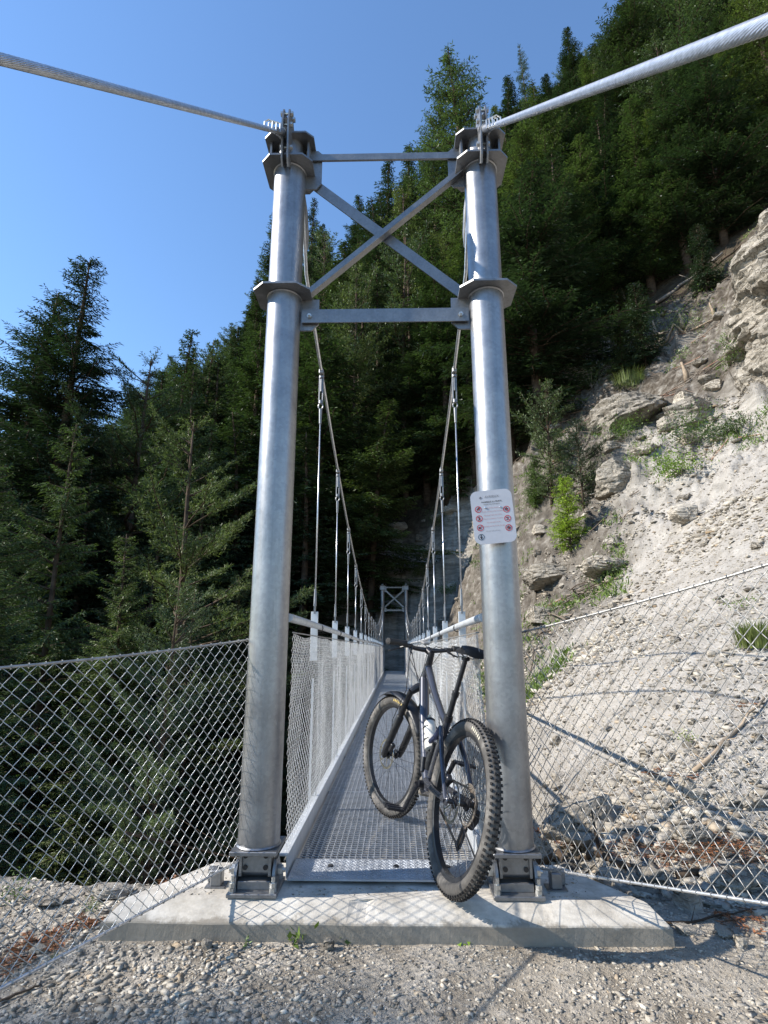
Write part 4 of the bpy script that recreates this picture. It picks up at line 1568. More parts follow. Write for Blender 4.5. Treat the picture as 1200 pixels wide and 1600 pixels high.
# young trees on the slope
for (px, py, h, kind, mat, lab) in (
        (862, 792, 4.1, 'young_pine', M_pine, 'young blue-green pine on the slope right of the sign'),
        (912, 800, 3.0, 'young_pine', M_spruce, 'smaller darker young pine right behind the blue-green one'),
        (893, 862, 2.2, 'young_larch', M_bright, 'bright yellow-green little larch on the slope right of the sign'),
        (838, 800, 1.6, 'young_larch', M_bush, 'low leafy young tree at the left foot of the blue-green pine'),
        (888, 530, 2.2, 'young_pine', M_pine, 'grey-green seedling pine at the dark forest edge'),
        (975, 590, 2.4, 'young_spruce', M_spruce, 'low dark fir among the debris below the forest'),
        (1010, 575, 3.2, 'young_spruce', M_spruce, 'dark fir leaning over the debris in the middle of the slope'),
        (1105, 455, 2.6, 'young_spruce', M_spruce, 'dark little fir among the logs at the right edge of the forest'),
        (720, 780, 2.8, 'young_spruce', M_spruce_l, 'little fir on the dark rock right behind the bridge ropes'),
        (500, 920, 3.0, 'young_spruce', M_spruce, 'drooping little fir in the shade left of the far pylon')):
    x, y, z = ray(px, py)
    o = plant(kind, x, y, h * y / 17 if y > 17 else h, mat=mat, label=lab, zoff=-.06)

# ------------------------------------------------------------------ boulders and stones
def rock_mesh(seed, flat=1.0):
    import bmesh
    bm = bmesh.new()
    bmesh.ops.create_icosphere(bm, subdivisions=5, radius=1)
    rg = np.random.default_rng(seed)
    V = np.array([tuple(v.co) for v in bm.verts])
    for _ in range(20):
        n = rg.normal(size=3); n /= np.linalg.norm(n); dd = rg.uniform(.55, .9)
        s = V @ n
        V = V - np.outer(np.maximum(s - dd, 0) * .93, n)
    nn = fbm(V[:, 0] * 1.7 + seed, V[:, 1] * 1.7, V[:, 2] * 1.7, o=5, seed=seed)
    n2 = fbm(V[:, 0] * 6, V[:, 1] * 6, V[:, 2] * 9, o=3, seed=seed + 5, ridged=True)
    n3 = fbm(V[:, 0] * 3, V[:, 1] * 3, V[:, 2] * 5, o=4, seed=seed + 9, ridged=True)
    V = V * (1 + .20 * nn + .05 * n2 + .09 * n3)[:, None]
    V[:, 2] *= flat
    for v, c in zip(bm.verts, V): v.co = c
    me = bpy.data.meshes.new('boulder')
    bm.to_mesh(me); bm.free()
    me.polygons.foreach_set('use_smooth', [True] * len(me.polygons))
    me.set_sharp_from_angle(angle=math.radians(28))
    me.materials.append(M_boulder)
    return me


ROCKS = [rock_mesh(s, f) for s, f in ((1, .8), (2, .7), (3, .9), (4, .55), (5, .75))]


def put_rock(px, py, wpx, hpx, lab, k, mat=M_boulder, sink=.35, name='boulder', cat='boulder', group=None):
    x, y, z = ray(px, py + hpx * .35)
    zc = -(CRi @ (Vector((x, y, z)) - CAM)).z
    w = wpx / F_PX * zc / 2; h = hpx / F_PX * zc / 2
    o = bpy.data.objects.new(name, ROCKS[k % 5]); COL.objects.link(o)
    o.scale = (w, w * .8, h * 1.25)
    o.location = (x, y + w * .25, z + h * (1 - sink * 1.6))
    o.rotation_euler = (rnd.uniform(-.2, .2), rnd.uniform(-.2, .2), rnd.choice((0, math.pi)) + rnd.uniform(-.4, .4))
    o.material_slots[0].link = 'OBJECT'; o.material_slots[0].material = mat
    tag(o, lab, cat, group)
    return o


for k, (px, py, w, h, lab, mat) in enumerate((
        (985, 640, 120, 66, 'broad pale boulder with grass on top, in the middle of the slope', M_boulder_g),
        (1090, 640, 110, 66, 'pale rounded boulder right of the grass-topped boulder', M_boulder),
        (970, 742, 95, 66, 'grey boulder below the grass-topped boulder', M_boulder_g),
        (945, 885, 85, 58, 'pale boulder sitting right of the bright little larch', M_boulder),
        (1075, 800, 62, 40, 'pale boulder half buried in the scree', M_boulder),
        (860, 905, 90, 40, 'dark grey boulder just right of the right post at sign height', M_boulder_g),
        (895, 580, 60, 50, 'grey rock block below the dark forest edge', M_boulder_g),
        (850, 960, 60, 30, 'low grey boulder at the fence top beside the right post', M_boulder_g),
        (1010, 700, 46, 26, 'small stone between the two large boulders', M_boulder),
        (1120, 600, 40, 24, 'small pale stone under the snapped trunk', M_boulder),
        (925, 1288, 150, 78, 'large flat pale boulder lying behind the right fence', M_boulder),
        (1082, 1306, 70, 44, 'pale block with a pointed top behind the right fence', M_boulder),
        (1082, 1408, 50, 42, 'rounded stone under the white bottom cable of the right fence', M_boulder),
        (1150, 1368, 100, 44, 'wide pale rock at the right edge below the dead twigs', M_boulder),
        (1020, 1378, 95, 36, 'dark flat rock beside the bottom cable', M_boulder_g),
        (955, 1372, 60, 26, 'dark stone right of the anchor block', M_boulder_g),
        (905, 1362, 80, 34, 'dark rock lying behind the right anchor block', M_boulder_g),
        (1078, 1232, 30, 34, 'upright white stone behind the fence', M_boulder),
        (1140, 1250, 42, 24, 'white rounded stone at the right, left of its neighbour', M_boulder),
        (1172, 1255, 44, 26, 'white rounded stone close to the right edge', M_boulder),
        (1012, 1178, 26, 18, 'small white stone in the middle of the scree', M_boulder),
        (872, 1158, 22, 20, 'white stone in the shaded scree beside the right post', M_boulder),
        (832, 1464, 38, 20, 'white angular stone in front of the slab under the bicycle side', M_boulder),
        (884, 1462, 38, 26, 'brownish angular stone in front of the slab, right of the white one', M_boulder_g),
        (513, 1478, 24, 22, 'grey rounded pebble in front of the middle of the slab', M_boulder_g),
        (321, 1477, 19, 16, 'reddish pebble in front of the left part of the slab', M_boulder_g),
        (1076, 1455, 52, 14, 'long flat pale stone right of the slab', M_boulder),
        (1160, 1475, 22, 22, 'round pale stone at the right edge of the path', M_boulder),
        (1135, 1458, 36, 18, 'grey stone beside the round one at the right', M_boulder_g),
        (58, 1486, 34, 14, 'flat pale stone on the path near the left edge', M_boulder),
        (165, 1395, 70, 22, 'flat pale rock at the ravine edge behind the left fence', M_boulder),
        (80, 1410, 60, 18, 'low rock at the ravine edge near the left border', M_boulder_g),
        (1010, 1435, 44, 22, 'dark stone just off the right corner of the slab', M_boulder_g))):
    small = py > 1180
    put_rock(px, py, w, h, lab, k, mat, name='stone' if (small and w < 60) else 'boulder', cat='stone' if (small and w < 60) else 'boulder', sink=.30)

# rough rocks strewn over slope, too alike to tell apart
rr = random.Random(5)
for i in range(85):
    px = rr.uniform(835, 1190); py = rr.uniform(480, 1180)
    if i > 60: px = rr.uniform(560, 830); py = rr.uniform(800, 985)
    w = rr.uniform(8, 40) if py < 900 else rr.uniform(8, 22)
    put_rock(px, py, w, w * rr.uniform(.5, .8), 'rough stone strewn over the bare rocky slope' if i <= 60 else 'rough block on the dark rock face around the far pylon', i,
             M_boulder_g if rr.random() < .55 else M_boulder, name='slope_stone', cat='stone', group='stones strewn over the slope' if i <= 60 else 'blocks on the rock face')
# cliff spur at the right picture edge
def build_cliff():
    n, m = 150, 230
    V = []
    for j in range(m):
        t = j / (m - 1)
        for i in range(n):
            a = i / n * 2 * math.pi
            V.append((math.cos(a), math.sin(a), t))
    V = np.array(V)
    zz = 2.5 + V[:, 2] * 10.9
    rad = np.interp(V[:, 2], [0, .25, .5, .75, .92, 1], [3.5, 3.3, 3.25, 3.3, 2.9, .02])
    x = 13.35 + rad * V[:, 0]; y = 13.2 + rad * V[:, 1]
    q_ = vnoise(x * .9 + .4 * zz, y * .9, zz * 1.3, seed=90) * 3.2
    led = (np.floor(q_) + smooth(.35, .65, q_ - np.floor(q_))) * .20
    nn = fbm(x * .6, y * .6, zz * .8, o=6, seed=91) * .8 + led + .16 * fbm(x * 2.6, y * 2.6, zz * 3.4, o=5, seed=92, ridged=True)
    fade = np.clip((1 - V[:, 2]) * 12, 0, 1)
    x = x + nn * V[:, 0] * fade; y = y + nn * V[:, 1] * fade
    W = np.stack([x, y, zz + .2 * fbm(x, y, seed=93)], -1)
    i = np.arange(n)[None, :]; j = np.arange(m - 1)[:, None] * n; i2 = (i + 1) % n
    Fq = np.stack([j + i, j + i2, j + n + i2, j + n + i], -1).reshape(-1, 4)
    o = np_mesh('cliff', W, Fq, np.full(len(Fq), 4), M_boulder, smooth_=True)
    o.data.set_sharp_from_angle(angle=math.radians(25))
    tag(o, 'bright crumbling limestone cliff at the right picture edge', kind='structure')


build_cliff()

# ------------------------------------------------------------------ small plants, grass, dead wood
def leafy_bush(name, seed, r, h, n, ls, mat):
    rg = np.random.default_rng(seed)
    root = empty(name)
    mb = MB()
    tips = []
    for k in range(9):
        a = rg.uniform(0, 6.28); l = rg.uniform(.5, 1)
        p1 = (math.cos(a) * r * .4 * l, math.sin(a) * r * .4 * l, h * .5 * l); p2 = (math.cos(a) * r * .8 * l, math.sin(a) * r * .8 * l, h * l)
        mb.tube([(0, 0, -.03), p1, p2], [.012 * h, .009 * h, .004 * h], 4, caps=False)
        tips += [p1, p2]
    mb.build('stem', M_bark_grey, root)
    tips = np.array(tips)
    c = tips[rg.integers(0, len(tips), n)] + rg.normal(0, 1, (n, 3)) * np.array([r * .3, r * .3, h * .22])
    c[:, 2] = np.abs(c[:, 2])
    d = rg.normal(0, 1, (n, 3)); d[:, 2] += .3; d /= np.linalg.norm(d, axis=1, keepdims=True)
    Q = leafquads(c, d, ls * rg.uniform(.6, 1.3, n), ls * .5 * rg.uniform(.7, 1.3, n), rg)
    V = Q.reshape(-1, 3)
    np_mesh('foliage', V, np.arange(len(V)), np.full(n, 4), mat, root)
    return root


def grass_tuft(name, seed, r, h, n, mat):
    rg = np.random.default_rng(seed)
    a = rg.uniform(0, 6.28, n); rr_ = r * .5 * np.sqrt(rg.random(n))
    b = np.stack([np.cos(a) * rr_, np.sin(a) * rr_, np.full(n, -.02)], -1)
    out = np.stack([np.cos(a), np.sin(a), np.zeros(n)], -1)
    L = h * rg.uniform(.5, 1.1, n); lean = rg.uniform(.1, .9, n)
    m = b + out * (L * lean * .25)[:, None] + np.array([0, 0, 1]) * (L * .6)[:, None]
    t = b + out * (L * lean * .75)[:, None] + np.array([0, 0, 1]) * (L * (1 - .35 * lean))[:, None]
    sd = np.stack([-np.sin(a), np.cos(a), np.zeros(n)], -1) * (h * .012)
    V = np.stack([b - sd, b + sd, m + sd * .8, m - sd * .8, t], 1).reshape(-1, 3)
    k = np.arange(n) * 5
    f4 = np.stack([k, k + 1, k + 2, k + 3], -1); f3 = np.stack([k + 3, k + 2, k + 4], -1)
    o = np_mesh(name, V, np.concatenate([f4.ravel(), f3.ravel()]), np.concatenate([np.full(n, 4), np.full(n, 3)]), mat)
    return o


for k, (px, py, r, h, kind, mat, lab) in enumerate((
        (1075, 700, .9, .8, 'bush', M_bush, 'green bush right of the grey boulder on the slope'),
        (1130, 690, .55, .5, 'bush', M_spruce_l, 'small dark bush further right on the slope'),
        (965, 690, .8, .6, 'bush', M_bush, 'green bush between the boulders, left of the gully'),
        (1065, 745, .8, .55, 'bush', M_bright, 'low yellow-green plant on the lower slope'),
        (985, 602, 1.4, .7, 'grass', M_grass, 'bright grass growing on top of the broad boulder'),
        (945, 665, .8, .6, 'grass', M_grass, 'grass tuft left of the boulders'),
        (925, 610, .9, 1.1, 'bush', M_spruce_l, 'dark green bush left of the grass-topped boulder'),
        (1085, 520, 1.6, .8, 'bush', M_bush, 'green ground plants among the debris at the upper right'),
        (1175, 560, .9, .6, 'bush', M_bush, 'green plant below the cliff at the right edge'),
        (1185, 1010, .35, .30, 'grass', M_grass, 'green grass tuft at the right picture edge on the scree'),
        (1160, 955, .20, .16, 'bush', M_bush, 'sparse weed on the bright scree near the right edge'),
        (1075, 1160, .10, .07, 'bush', M_bright, 'tiny green seedling on the scree'),
        (945, 905, .5, .3, 'bush', M_spruce_l, 'green weeds below the pale boulder beside the larch'),
        (880, 770, 1.2, .9, 'bush', M_bush, 'bushy undergrowth between the two young pines'),
        (930, 770, .9, .8, 'bush', M_spruce_l, 'dark undergrowth right of the bright larch'),
        (690, 830, 1.0, .9, 'bush', M_spruce_l, 'green shrub on the rock between the right hanger ropes'),
        (700, 930, .7, .5, 'bush', M_bush, 'shrub on the lit rock right of the far pylon'),
        (655, 905, .7, .7, 'bush', M_spruce_l, 'dark shrub hanging over the far pylon'),
        (470, 1475, .05, .040, 'weed', M_bush, 'broad-leaved weed in front of the slab, left of the middle'),
        (540, 1468, .045, .030, 'weed', M_bush, 'small weed in front of the slab beside the grey pebble'),
        (732, 1470, .045, .035, 'weed', M_bright, 'bright green rosette in front of the slab'),
        (384, 1480, .02, .03, 'weed', M_bush, 'tiny weed against the front of the slab'),
        (22, 1408, .10, .12, 'bush', M_bush, 'green bush at the ravine edge at the left picture border'),
        (160, 1370, .12, .09, 'bush', M_bush, 'green weeds along the ravine edge behind the left fence'),
        (205, 1362, .10, .08, 'bush', M_bush, 'green weeds behind the left fence, right of the first patch'),
        (268, 1368, .09, .09, 'bush', M_bright, 'light green weeds behind the fence near the left anchor block'),
        (322, 1352, .05, .07, 'bush', M_bright, 'small green plant right beside the foot of the left post'),
        (140, 1425, .05, .04, 'bush', M_bush, 'flat weed on the gravel behind the left fence'),
        (84, 1500, .02, .05, 'grass', M_grass, 'thin grass sprig on the path near the left edge'))):
    x, y, z = ray(px, py)
    if kind == 'bush':
        o = leafy_bush('bush' if h > .2 else 'weed', 100 + k, r, h, int(1500 if h > .2 else 130), .065 if y > 12 else (.022 if h > .2 else max(.010, r * .16)), mat)
        cat = 'bush' if h > .2 else 'weed'
    elif kind == 'weed':
        o = leafy_bush('weed', 100 + k, r, h, 22, r * .8, mat); cat = 'weed'
    else:
        o = grass_tuft('grass_tuft', 100 + k, r, h, 420 if h > .2 else 60, mat); cat = 'grass'
    o.location = (x, y, z)
    tag(o, lab, cat)


def dead_twigs(seed, r, n):
    """bundle of dead fir twigs with red needles"""
    rg = np.random.default_rng(seed)
    root = empty('dead_fir_branch')
    mb = MB(); qs = []
    for k in range(n):
        a = rg.uniform(0, 6.28); L = r * rg.uniform(.3, .8)
        c = rg.normal(0, r * .42, 3); c[2] = abs(rg.normal(0, r * .04)) + .004
        d = np.array([math.cos(a), math.sin(a), rg.uniform(-.05, .12)])
        p = [c + d * L * t + np.array([0, 0, .04 * L * math.sin(t * 3)]) for t in (0, .5, 1)]
        mb.tube([tuple(q) for q in p], [.0035, .0025, .001], 3, caps=False)
        m = 34
        tt = rg.random(m)
        b = c + d[None] * (L * tt)[:, None]
        sd = np.array([-d[1], d[0], 0]) * rg.choice([-1, 1], m)[:, None]
        dd = d[None] * .6 + sd + rg.normal(0, .25, (m, 3)); dd /= np.linalg.norm(dd, axis=1, keepdims=True)
        qs.append(leafquads(b, dd, rg.uniform(.014, .035, m), np.full(m, .0035), rg, 1.0))
    mb.build('twig', M_bark, root)
    Q = np.concatenate(qs); V = Q.reshape(-1, 3)
    np_mesh('needles', V, np.arange(len(V)), np.full(len(Q), 4), M_dead, root)
    return root


for k, (px, py, r, n, lab) in enumerate((
        (1110, 1335, .42, 46, 'big heap of rust-red dead fir twigs behind the right fence'),
        (1180, 1320, .30, 26, 'rust-red dead twigs at the right picture edge'),
        (1010, 1330, .26, 20, 'rust-red dead twigs left of the big heap'),
        (855, 1305, .14, 12, 'orange-red dead twigs at the foot of the right post'),
        (900, 1325, .14, 10, 'orange-red dead twigs right of those at the post'),
        (1060, 1215, .22, 12, 'dead red twigs beside the long stick on the scree'),
        (1160, 1445, .12, 10, 'small clump of dead red twigs on the path at the right'),
        (1170, 1105, .25, 10, 'dead red twigs on the upper scree at the right edge'),
        (312, 1365, .13, 18, 'rust-red dead twigs draped at the left end of the slab'),
        (270, 1385, .10, 12, 'rust-red dead twigs under the bottom cable of the left fence'),
        (140, 1445, .09, 10, 'dead red twigs left of the front corner of the slab'),
        (80, 1470, .12, 10, 'dead red twigs on the path near the left edge'),
        (15, 1500, .14, 14, 'reddish dead twigs at the left picture border'))):
    x, y, z = ray(px, py)
    o = dead_twigs(300 + k, r, n); o.location = (x, y, z + .005)
    tag(o, lab, 'dead branch')


def stick(p0, p1, r, lab, mat=M_wood, name='stick', cat='stick', lift=.3, seed=1, stubs=3):
    rg = random.Random(seed)
    a = Vector(ray(*p0)); b = Vector(ray(*p1))
    a.z += r * (1 + lift); b.z += r * (1 + lift)
    L = (b - a).length
    mb = MB()
    pts = [a.lerp(b, t / 8) + Vector((rg.gauss(0, .012), rg.gauss(0, .012), rg.gauss(0, .008))) * L for t in range(9)]
    for q in pts:
        q.z = max(q.z, hz(q.x, q.y) + r * .5)
    mb.tube(pts, [r * (1 - .07 * t) * rg.uniform(.9, 1.1) for t in range(9)], 7)
    for _ in range(stubs):
        q = pts[rg.randrange(1, 8)]
        d = Vector((rg.gauss(0, 1), rg.gauss(0, 1), abs(rg.gauss(.6, .5)))).normalized() * L * rg.uniform(.08, .2)
        mb.tube([q, q + d], [r * .4, r * .12], 4)
    o = mb.build(name, mat, None, True)
    tag(o, lab, cat)
    return o


stick((985, 1240), (1068, 1244), .011, 'long pale stick lying on the scree behind the right fence', seed=2)
stick((1085, 1210), (1200, 1095), .016, 'pale weathered branch slanting up the scree to the right edge', seed=3)
stick((1060, 1275), (1200, 1262), .012, 'thin grey stick between the white stones and the pointed block', M_bark_grey, seed=4)
stick((845, 1350), (1000, 1382), .035, 'thick dark brown branch lying behind the right post foot', M_bark, name='branch', cat='branch', seed=5)
stick((845, 1362), (925, 1400), .014, 'brown root curving over the right anchor block', M_bark, name='branch', cat='branch', seed=6)
stick((1060, 1378), (1195, 1350), .02, 'brown stick beside the heap of red twigs', M_bark, seed=7)
stick((1040, 1450), (1190, 1425), .006, 'thin brown twig on the path at the right', M_bark, seed=8)
stick((255, 1390), (355, 1352), .008, 'brown twig along the left end of the slab', M_bark, seed=9)
stick((0, 1568), (60, 1545), .006, 'brown twig on the path at the left border', M_bark, seed=10)
stick((1028, 478), (1130, 400), .11, 'pale fallen trunk slanting across the debris', M_bark_grey, name='fallen_log', cat='log', seed=11)
stick((940, 540), (1060, 520), .10, 'grey fallen trunk in the debris below the forest', M_bark_grey, name='fallen_log', cat='log', seed=12)
stick((1000, 560), (1120, 500), .08, 'brown fallen trunk above the grass-topped boulder', M_wood, name='fallen_log', cat='log', seed=13)
stick((1080, 450), (1170, 380), .09, 'fallen trunk at the lower edge of the forest on the right', M_bark, name='fallen_log', cat='log', seed=14)
stick((900, 620), (1000, 560), .07, 'dark fallen stem beside the grass-topped boulder', M_bark, name='fallen_log', cat='log', seed=15)


def snag(px, py, hpx, r, lab, lean=0.1, mat=M_wood, branches=0, seed=0):
    rg = random.Random(seed)
    x, y, z = ray(px, py)
    zc = -(CRi @ (Vector((x, y, z)) - CAM)).z
    h = hpx / F_PX * zc * .95
    mb = MB()
    pts = [Vector((lean * h * t / 6 + rg.gauss(0, .01) * h, rg.gauss(0, .01) * h, h * t / 6 - (.2 if t == 0 else 0))) for t in range(7)]
    mb.tube(pts, [r * (1 - .11 * t) for t in range(7)], 8)
    for b in range(branches):
        q = pts[rg.randrange(1, 7)]
        d = Vector((rg.gauss(0, 1), rg.gauss(0, 1), rg.gauss(-.2, .4))).normalized() * h * rg.uniform(.12, .3)
        mb.tube([q, q + d * .6, q + d + Vector((0, 0, -.1 * h))], [r * .25, r * .18, r * .06], 4)
    o = mb.build('dead_tree' if branches else 'snapped_trunk', mat, None, True)
    o.location = (x, y, z)
    tag(o, lab, 'dead tree' if branches else 'stump')


snag(978, 478, 120, .10, 'grey dead tree with drooping bare twigs at the forest edge', -.15, M_bark_grey, 22, 1)
snag(1003, 462, 90, .08, 'leaning grey dead tree right of the first dead one', -.55, M_bark_grey, 18, 2)
snag(1025, 528, 22, .10, 'short pale snapped trunk standing in the debris', -.1, M_wood, 0, 3)
snag(1067, 512, 22, .12, 'pale snapped trunk further right in the debris', -.15, M_wood, 0, 4)
snag(1073, 590, 26, .10, 'splintered snapped trunk right of the grass-topped boulder', -.2, M_wood, 0, 5)
snag(1116, 492, 20, .08, 'thin snapped trunk at the upper right of the debris', -.25, M_wood, 0, 6)
snag(862, 640, 70, .05, 'thin bare stem standing above the blue-green young pine', .1, M_bark_grey, 4, 7)

for i in range(60):
    px = rr.uniform(850, 1195); py = rr.uniform(900, 1330)
    w = rr.choice((7, 9, 11, 14, 20)) * (1.0 if py < 1150 else 1.5)
    put_rock(px, py, w, w * rr.uniform(.45, .75), 'angular stone lying in the pale scree behind the right fence', i,
             M_boulder_g if rr.random() < .4 else M_boulder, name='scree_stone', cat='stone', group='stones lying in the scree')


def build_debris():
    """twigs, bark and broken branches strewn over the upper slope, too many to count"""
    rg = np.random.default_rng(77)
    n = 9000
    d = rg.uniform(11, 42, n); a_ = np.radians(rg.uniform(12, 42, n))
    x = d * np.sin(a_); y = d * np.cos(a_)
    f, p = zones(x, y); z = height(x, y)
    el = (z - 1.09) / d
    w = smooth(.28, .42, el + .12 * fbm(x * .6, y * .6, seed=78)) * (1 - smooth(.4, .9, f)) + .5 * smooth(.46, .38, x / y) * (x > 2.2) * (f < .5)
    clump = smooth(-.25, .45, fbm(x * .5, y * .5, seed=79, o=3))
    keep = rg.random(n) < w * clump
    x = x[keep]; y = y[keep]; m = len(x)
    L = rg.uniform(.15, 1.0, m) ** 1.5 * 1.3 + .15; az = rg.normal(-.5, .6, m)
    dx = np.cos(az) * L / 2; dy = np.sin(az) * L / 2
    P0 = np.stack([x - dx, y - dy, height(x - dx, y - dy) + .03], -1); P2 = np.stack([x + dx, y + dy, height(x + dx, y + dy) + .05 + rg.random(m) * .12], -1)
    P1 = (P0 + P2) / 2 + rg.normal(0, .04, (m, 3)); P1[:, 2] = np.maximum(P1[:, 2], height(P1[:, 0], P1[:, 1]) + .02)
    kk = (np.abs(P2[:, 2] - P0[:, 2]) < .55 * L) & (P0[:, 0] > 2.3)
    V, Fq = tubes_np(np.stack([P0, P1, P2], 1)[kk], .014, 4)
    mt, nt, bs = new_mat('strewn_wood')
    g_ = N(nt, 'ShaderNodeNewGeometry')
    nt.links.new(ramp(nt, g_.outputs['Random Per Island'], [(0, (.05, .035, .025)), (.5, (.15, .115, .085)), (.8, (.28, .23, .18)), (.93, (.26, .10, .05)), (1, (.45, .38, .30))]), bs.inputs['Base Color'])
    bs.inputs['Roughness'].default_value = .9
    o = np_mesh('woody_debris', V, Fq, np.full(len(Fq), 4), mt)
    tag(o, 'broken branches, twigs and bark strewn over the upper slope below the forest', 'debris', kind='stuff')
    # ground plants in patches
    n = 45000
    d = rg.uniform(9, 42, n); a_ = np.radians(rg.uniform(8, 44, n))
    x = d * np.sin(a_); y = d * np.cos(a_)
    f, p = zones(x, y); z = height(x, y)
    keep = (fbm(x * .8, y * .8, seed=81, o=4) > .06 + .15 * rg.random(n)) & (((z - 1.09) / d > .26) | (x / y < .42)) & (x > 2.0) & (f < .8)
    x, y, z = x[keep], y[keep], z[keep]; m = len(x)
    rep = 5
    B = np.repeat(np.stack([x, y, z], -1), rep, 0) + rg.normal(0, .10, (m * rep, 3)) * np.array([1, 1, .3])
    dd = rg.normal(0, .6, (m * rep, 3)); dd[:, 2] = np.abs(dd[:, 2]) + .5; dd /= np.linalg.norm(dd, axis=1, keepdims=True)
    Q = leafquads(B, dd, rg.uniform(.05, .15, m * rep), rg.uniform(.015, .035, m * rep), rg)
    V = Q.reshape(-1, 3)
    o = np_mesh('ground_plants', V, np.arange(len(V)), np.full(len(Q), 4), M_bush)
    tag(o, 'low green plants growing in patches over the rough slope', 'ground cover', kind='stuff')


build_debris()

# ------------------------------------------------------------------ sign
def build_sign():
    c = P(770.5, 807, PY - PR - .035)
    root = empty('notice_sign', tuple(c), (0, math.radians(-4), math.radians(-7)))
    tag(root, 'pale grey notice sign with red prohibition symbols screwed to the right post', 'sign')
    W, H, r = .205, .272, .035
    out = []
    for (cx, cz, a0) in ((W / 2 - r, -H / 2 + r, -90), (W / 2 - r, H / 2 - r, 0), (-W / 2 + r, H / 2 - r, 90), (-W / 2 + r, -H / 2 + r, 180)):
        for k in range(9):
            a = math.radians(a0 + k * 90 / 8)
            out.append((cx + r * math.cos(a), cz + r * math.sin(a)))
    MX = Matrix.Rotation(math.radians(90), 4, 'X')      # local xy -> xz, z -> -y
    mb = MB()
    mb.prism(out, .003, MX)
    plate_m = plain('sign_plate', (.42, .43, .47), .45, 0, .04, 20)
    mb.build('panel', plate_m, root)
    red = plain('sign_red', (.42, .02, .035), .5, 0, .08, 20)
    blk = plain('sign_black', (.03, .03, .035), .5, 0, .08, 20)
    navy = plain('sign_navy', (.02, .06, .10), .5, 0, .08, 20)
    greyink = plain('sign_grey_ink', (.16, .16, .18), .5, 0, .08, 20)
    pink = plain('sign_red_ink', (.42, .16, .19), .5, 0, .08, 20)

    def at(x, z, d=.0034):
        return Matrix.Translation((x, -d, z)) @ MX

    def txt(s, x, z, size, mat, name, al='LEFT', bold=0):
        cu = bpy.data.curves.new(name, 'FONT')
        cu.body = s; cu.size = size; cu.align_x = al; cu.align_y = 'CENTER'; cu.offset = bold; cu.space_character = 1.08
        o = bpy.data.objects.new(name, cu)
        COL.objects.link(o)
        bpy.context.view_layer.update()
        me = bpy.data.meshes.new_from_object(o.evaluated_get(bpy.context.evaluated_depsgraph_get()))
        bpy.data.objects.remove(o)
        me.materials.clear(); me.materials.append(mat)
        o = bpy.data.objects.new(name, me); COL.objects.link(o)
        o.parent = root
        o.matrix_local = at(x, z, .0042)

    txt('AVRIEUX', .004, .102, .0165, greyink, 'heading', 'CENTER', .0001)
    txt('PASSERELLE des PRUETS', 0, .076, .0088, blk, 'heading', 'CENTER', .00025)
    txt('Rappel des Consignes', 0, .064, .0082, blk, 'heading', 'CENTER')
    rows = [('10 personnes maximum', .045), ('Ne pas circuler a vélo ou cheval', .027), ('Ne pas grimper aux cables', .008), ('Ne pas se balancer ni courir', -.010),
            ('Ne rien jeter en bas', -.029), ('Passage interdit en cas d’orage', -.048)]
    for s, z in rows:
        txt(s, 0, z, .0075, pink, 'text_line', 'CENTER')
    txt('Un seul sens a la fois', -.008, -.072, .0075, greyink, 'text_line', 'CENTER')

    def ring(x, z, R, mat, bar=0):
        mb = MB()
        mb.M = at(x, z)
        n = 28
        for k in range(n):
            a0 = 2 * math.pi * k / n; a1 = 2 * math.pi * (k + 1) / n
            vs = [(math.cos(a) * q, math.sin(a) * q, .0006) for a in (a0, a1) for q in (R, R * .80)]
            mb._add(vs, [(0, 2, 3, 1)])
        if bar:
            a = math.radians(bar)
            mb.box((0, 0, .0007), (R * 1.75, R * .17, .0005), Matrix.Rotation(a, 3, 'Z'))
        return mb.build('symbol_ring', mat, root)

    def limbs(x, z, R, segs, head=None, mat=blk, par=None):
        mb = MB()
        mb.M = at(x, z)
        for (a, b, w) in segs:
            mb.bar((a[0] * R, a[1] * R, .0004), (b[0] * R, b[1] * R, .0004), w * R, .0004, up=(0, 0, 1))
        if head:
            mb.lathe([(head[2] * R, .0002), (head[2] * R, .0006)], (head[0] * R, head[1] * R, 0), n=12)
        mb.build('symbol_figure', mat, root)

    R = .0165
    L = -.069; Q = .069
    ring(L, .042, R, red, 45); limbs(L, .042, R, [((-.4, -.1), (.2, .45), .3), ((.2, .45), (.5, .1), .2), ((.1, .3), (.35, -.3), .2)], (.25, .5, .16))
    ring(L, -.005, R, red, -45); limbs(L, -.005, R, [((0, .3), (-.05, -.2), .28), ((-.05, -.2), (-.35, -.6), .2), ((-.05, -.2), (.3, -.55), .2), ((0, .2), (.4, .05), .16)], (-.05, .5, .17))
    ring(L, -.052, R, red, 45); limbs(L, -.052, R, [((-.4, .35), (-.3, -.4), .26), ((-.35, 0), (.35, .35), .2), ((-.35, 0), (.3, -.4), .2)], None)
    ring(Q, .030, R, red, -45); limbs(Q, .030, R, [((-.5, .1), (.5, .1), .3), ((0, .1), (.1, -.5), .3), ((-.3, 0), (-.45, -.4), .16)], (0, .4, .18))
    ring(Q, -.017, R, red, -45); limbs(Q, -.017, R, [((-.4, .3), (.45, .35), .2), ((-.4, .3), (.3, -.15), .2), ((.3, -.15), (-.4, -.4), .2)], None)
    ring(Q, -.064, R, red, 45); limbs(Q, -.064, R, [((-.45, .45), (.45, -.45), .2), ((0, .6), (0, -.6), .2), ((-.6, 0), (.6, 0), .2)], None)
    ring(L, -.099, R * .95, navy); limbs(L, -.099, R, [((0, .2), (0, -.6), .4), ((-.25, .1), (-.25, -.25), .14), ((.25, .1), (.25, -.25), .14)], (0, .45, .2))
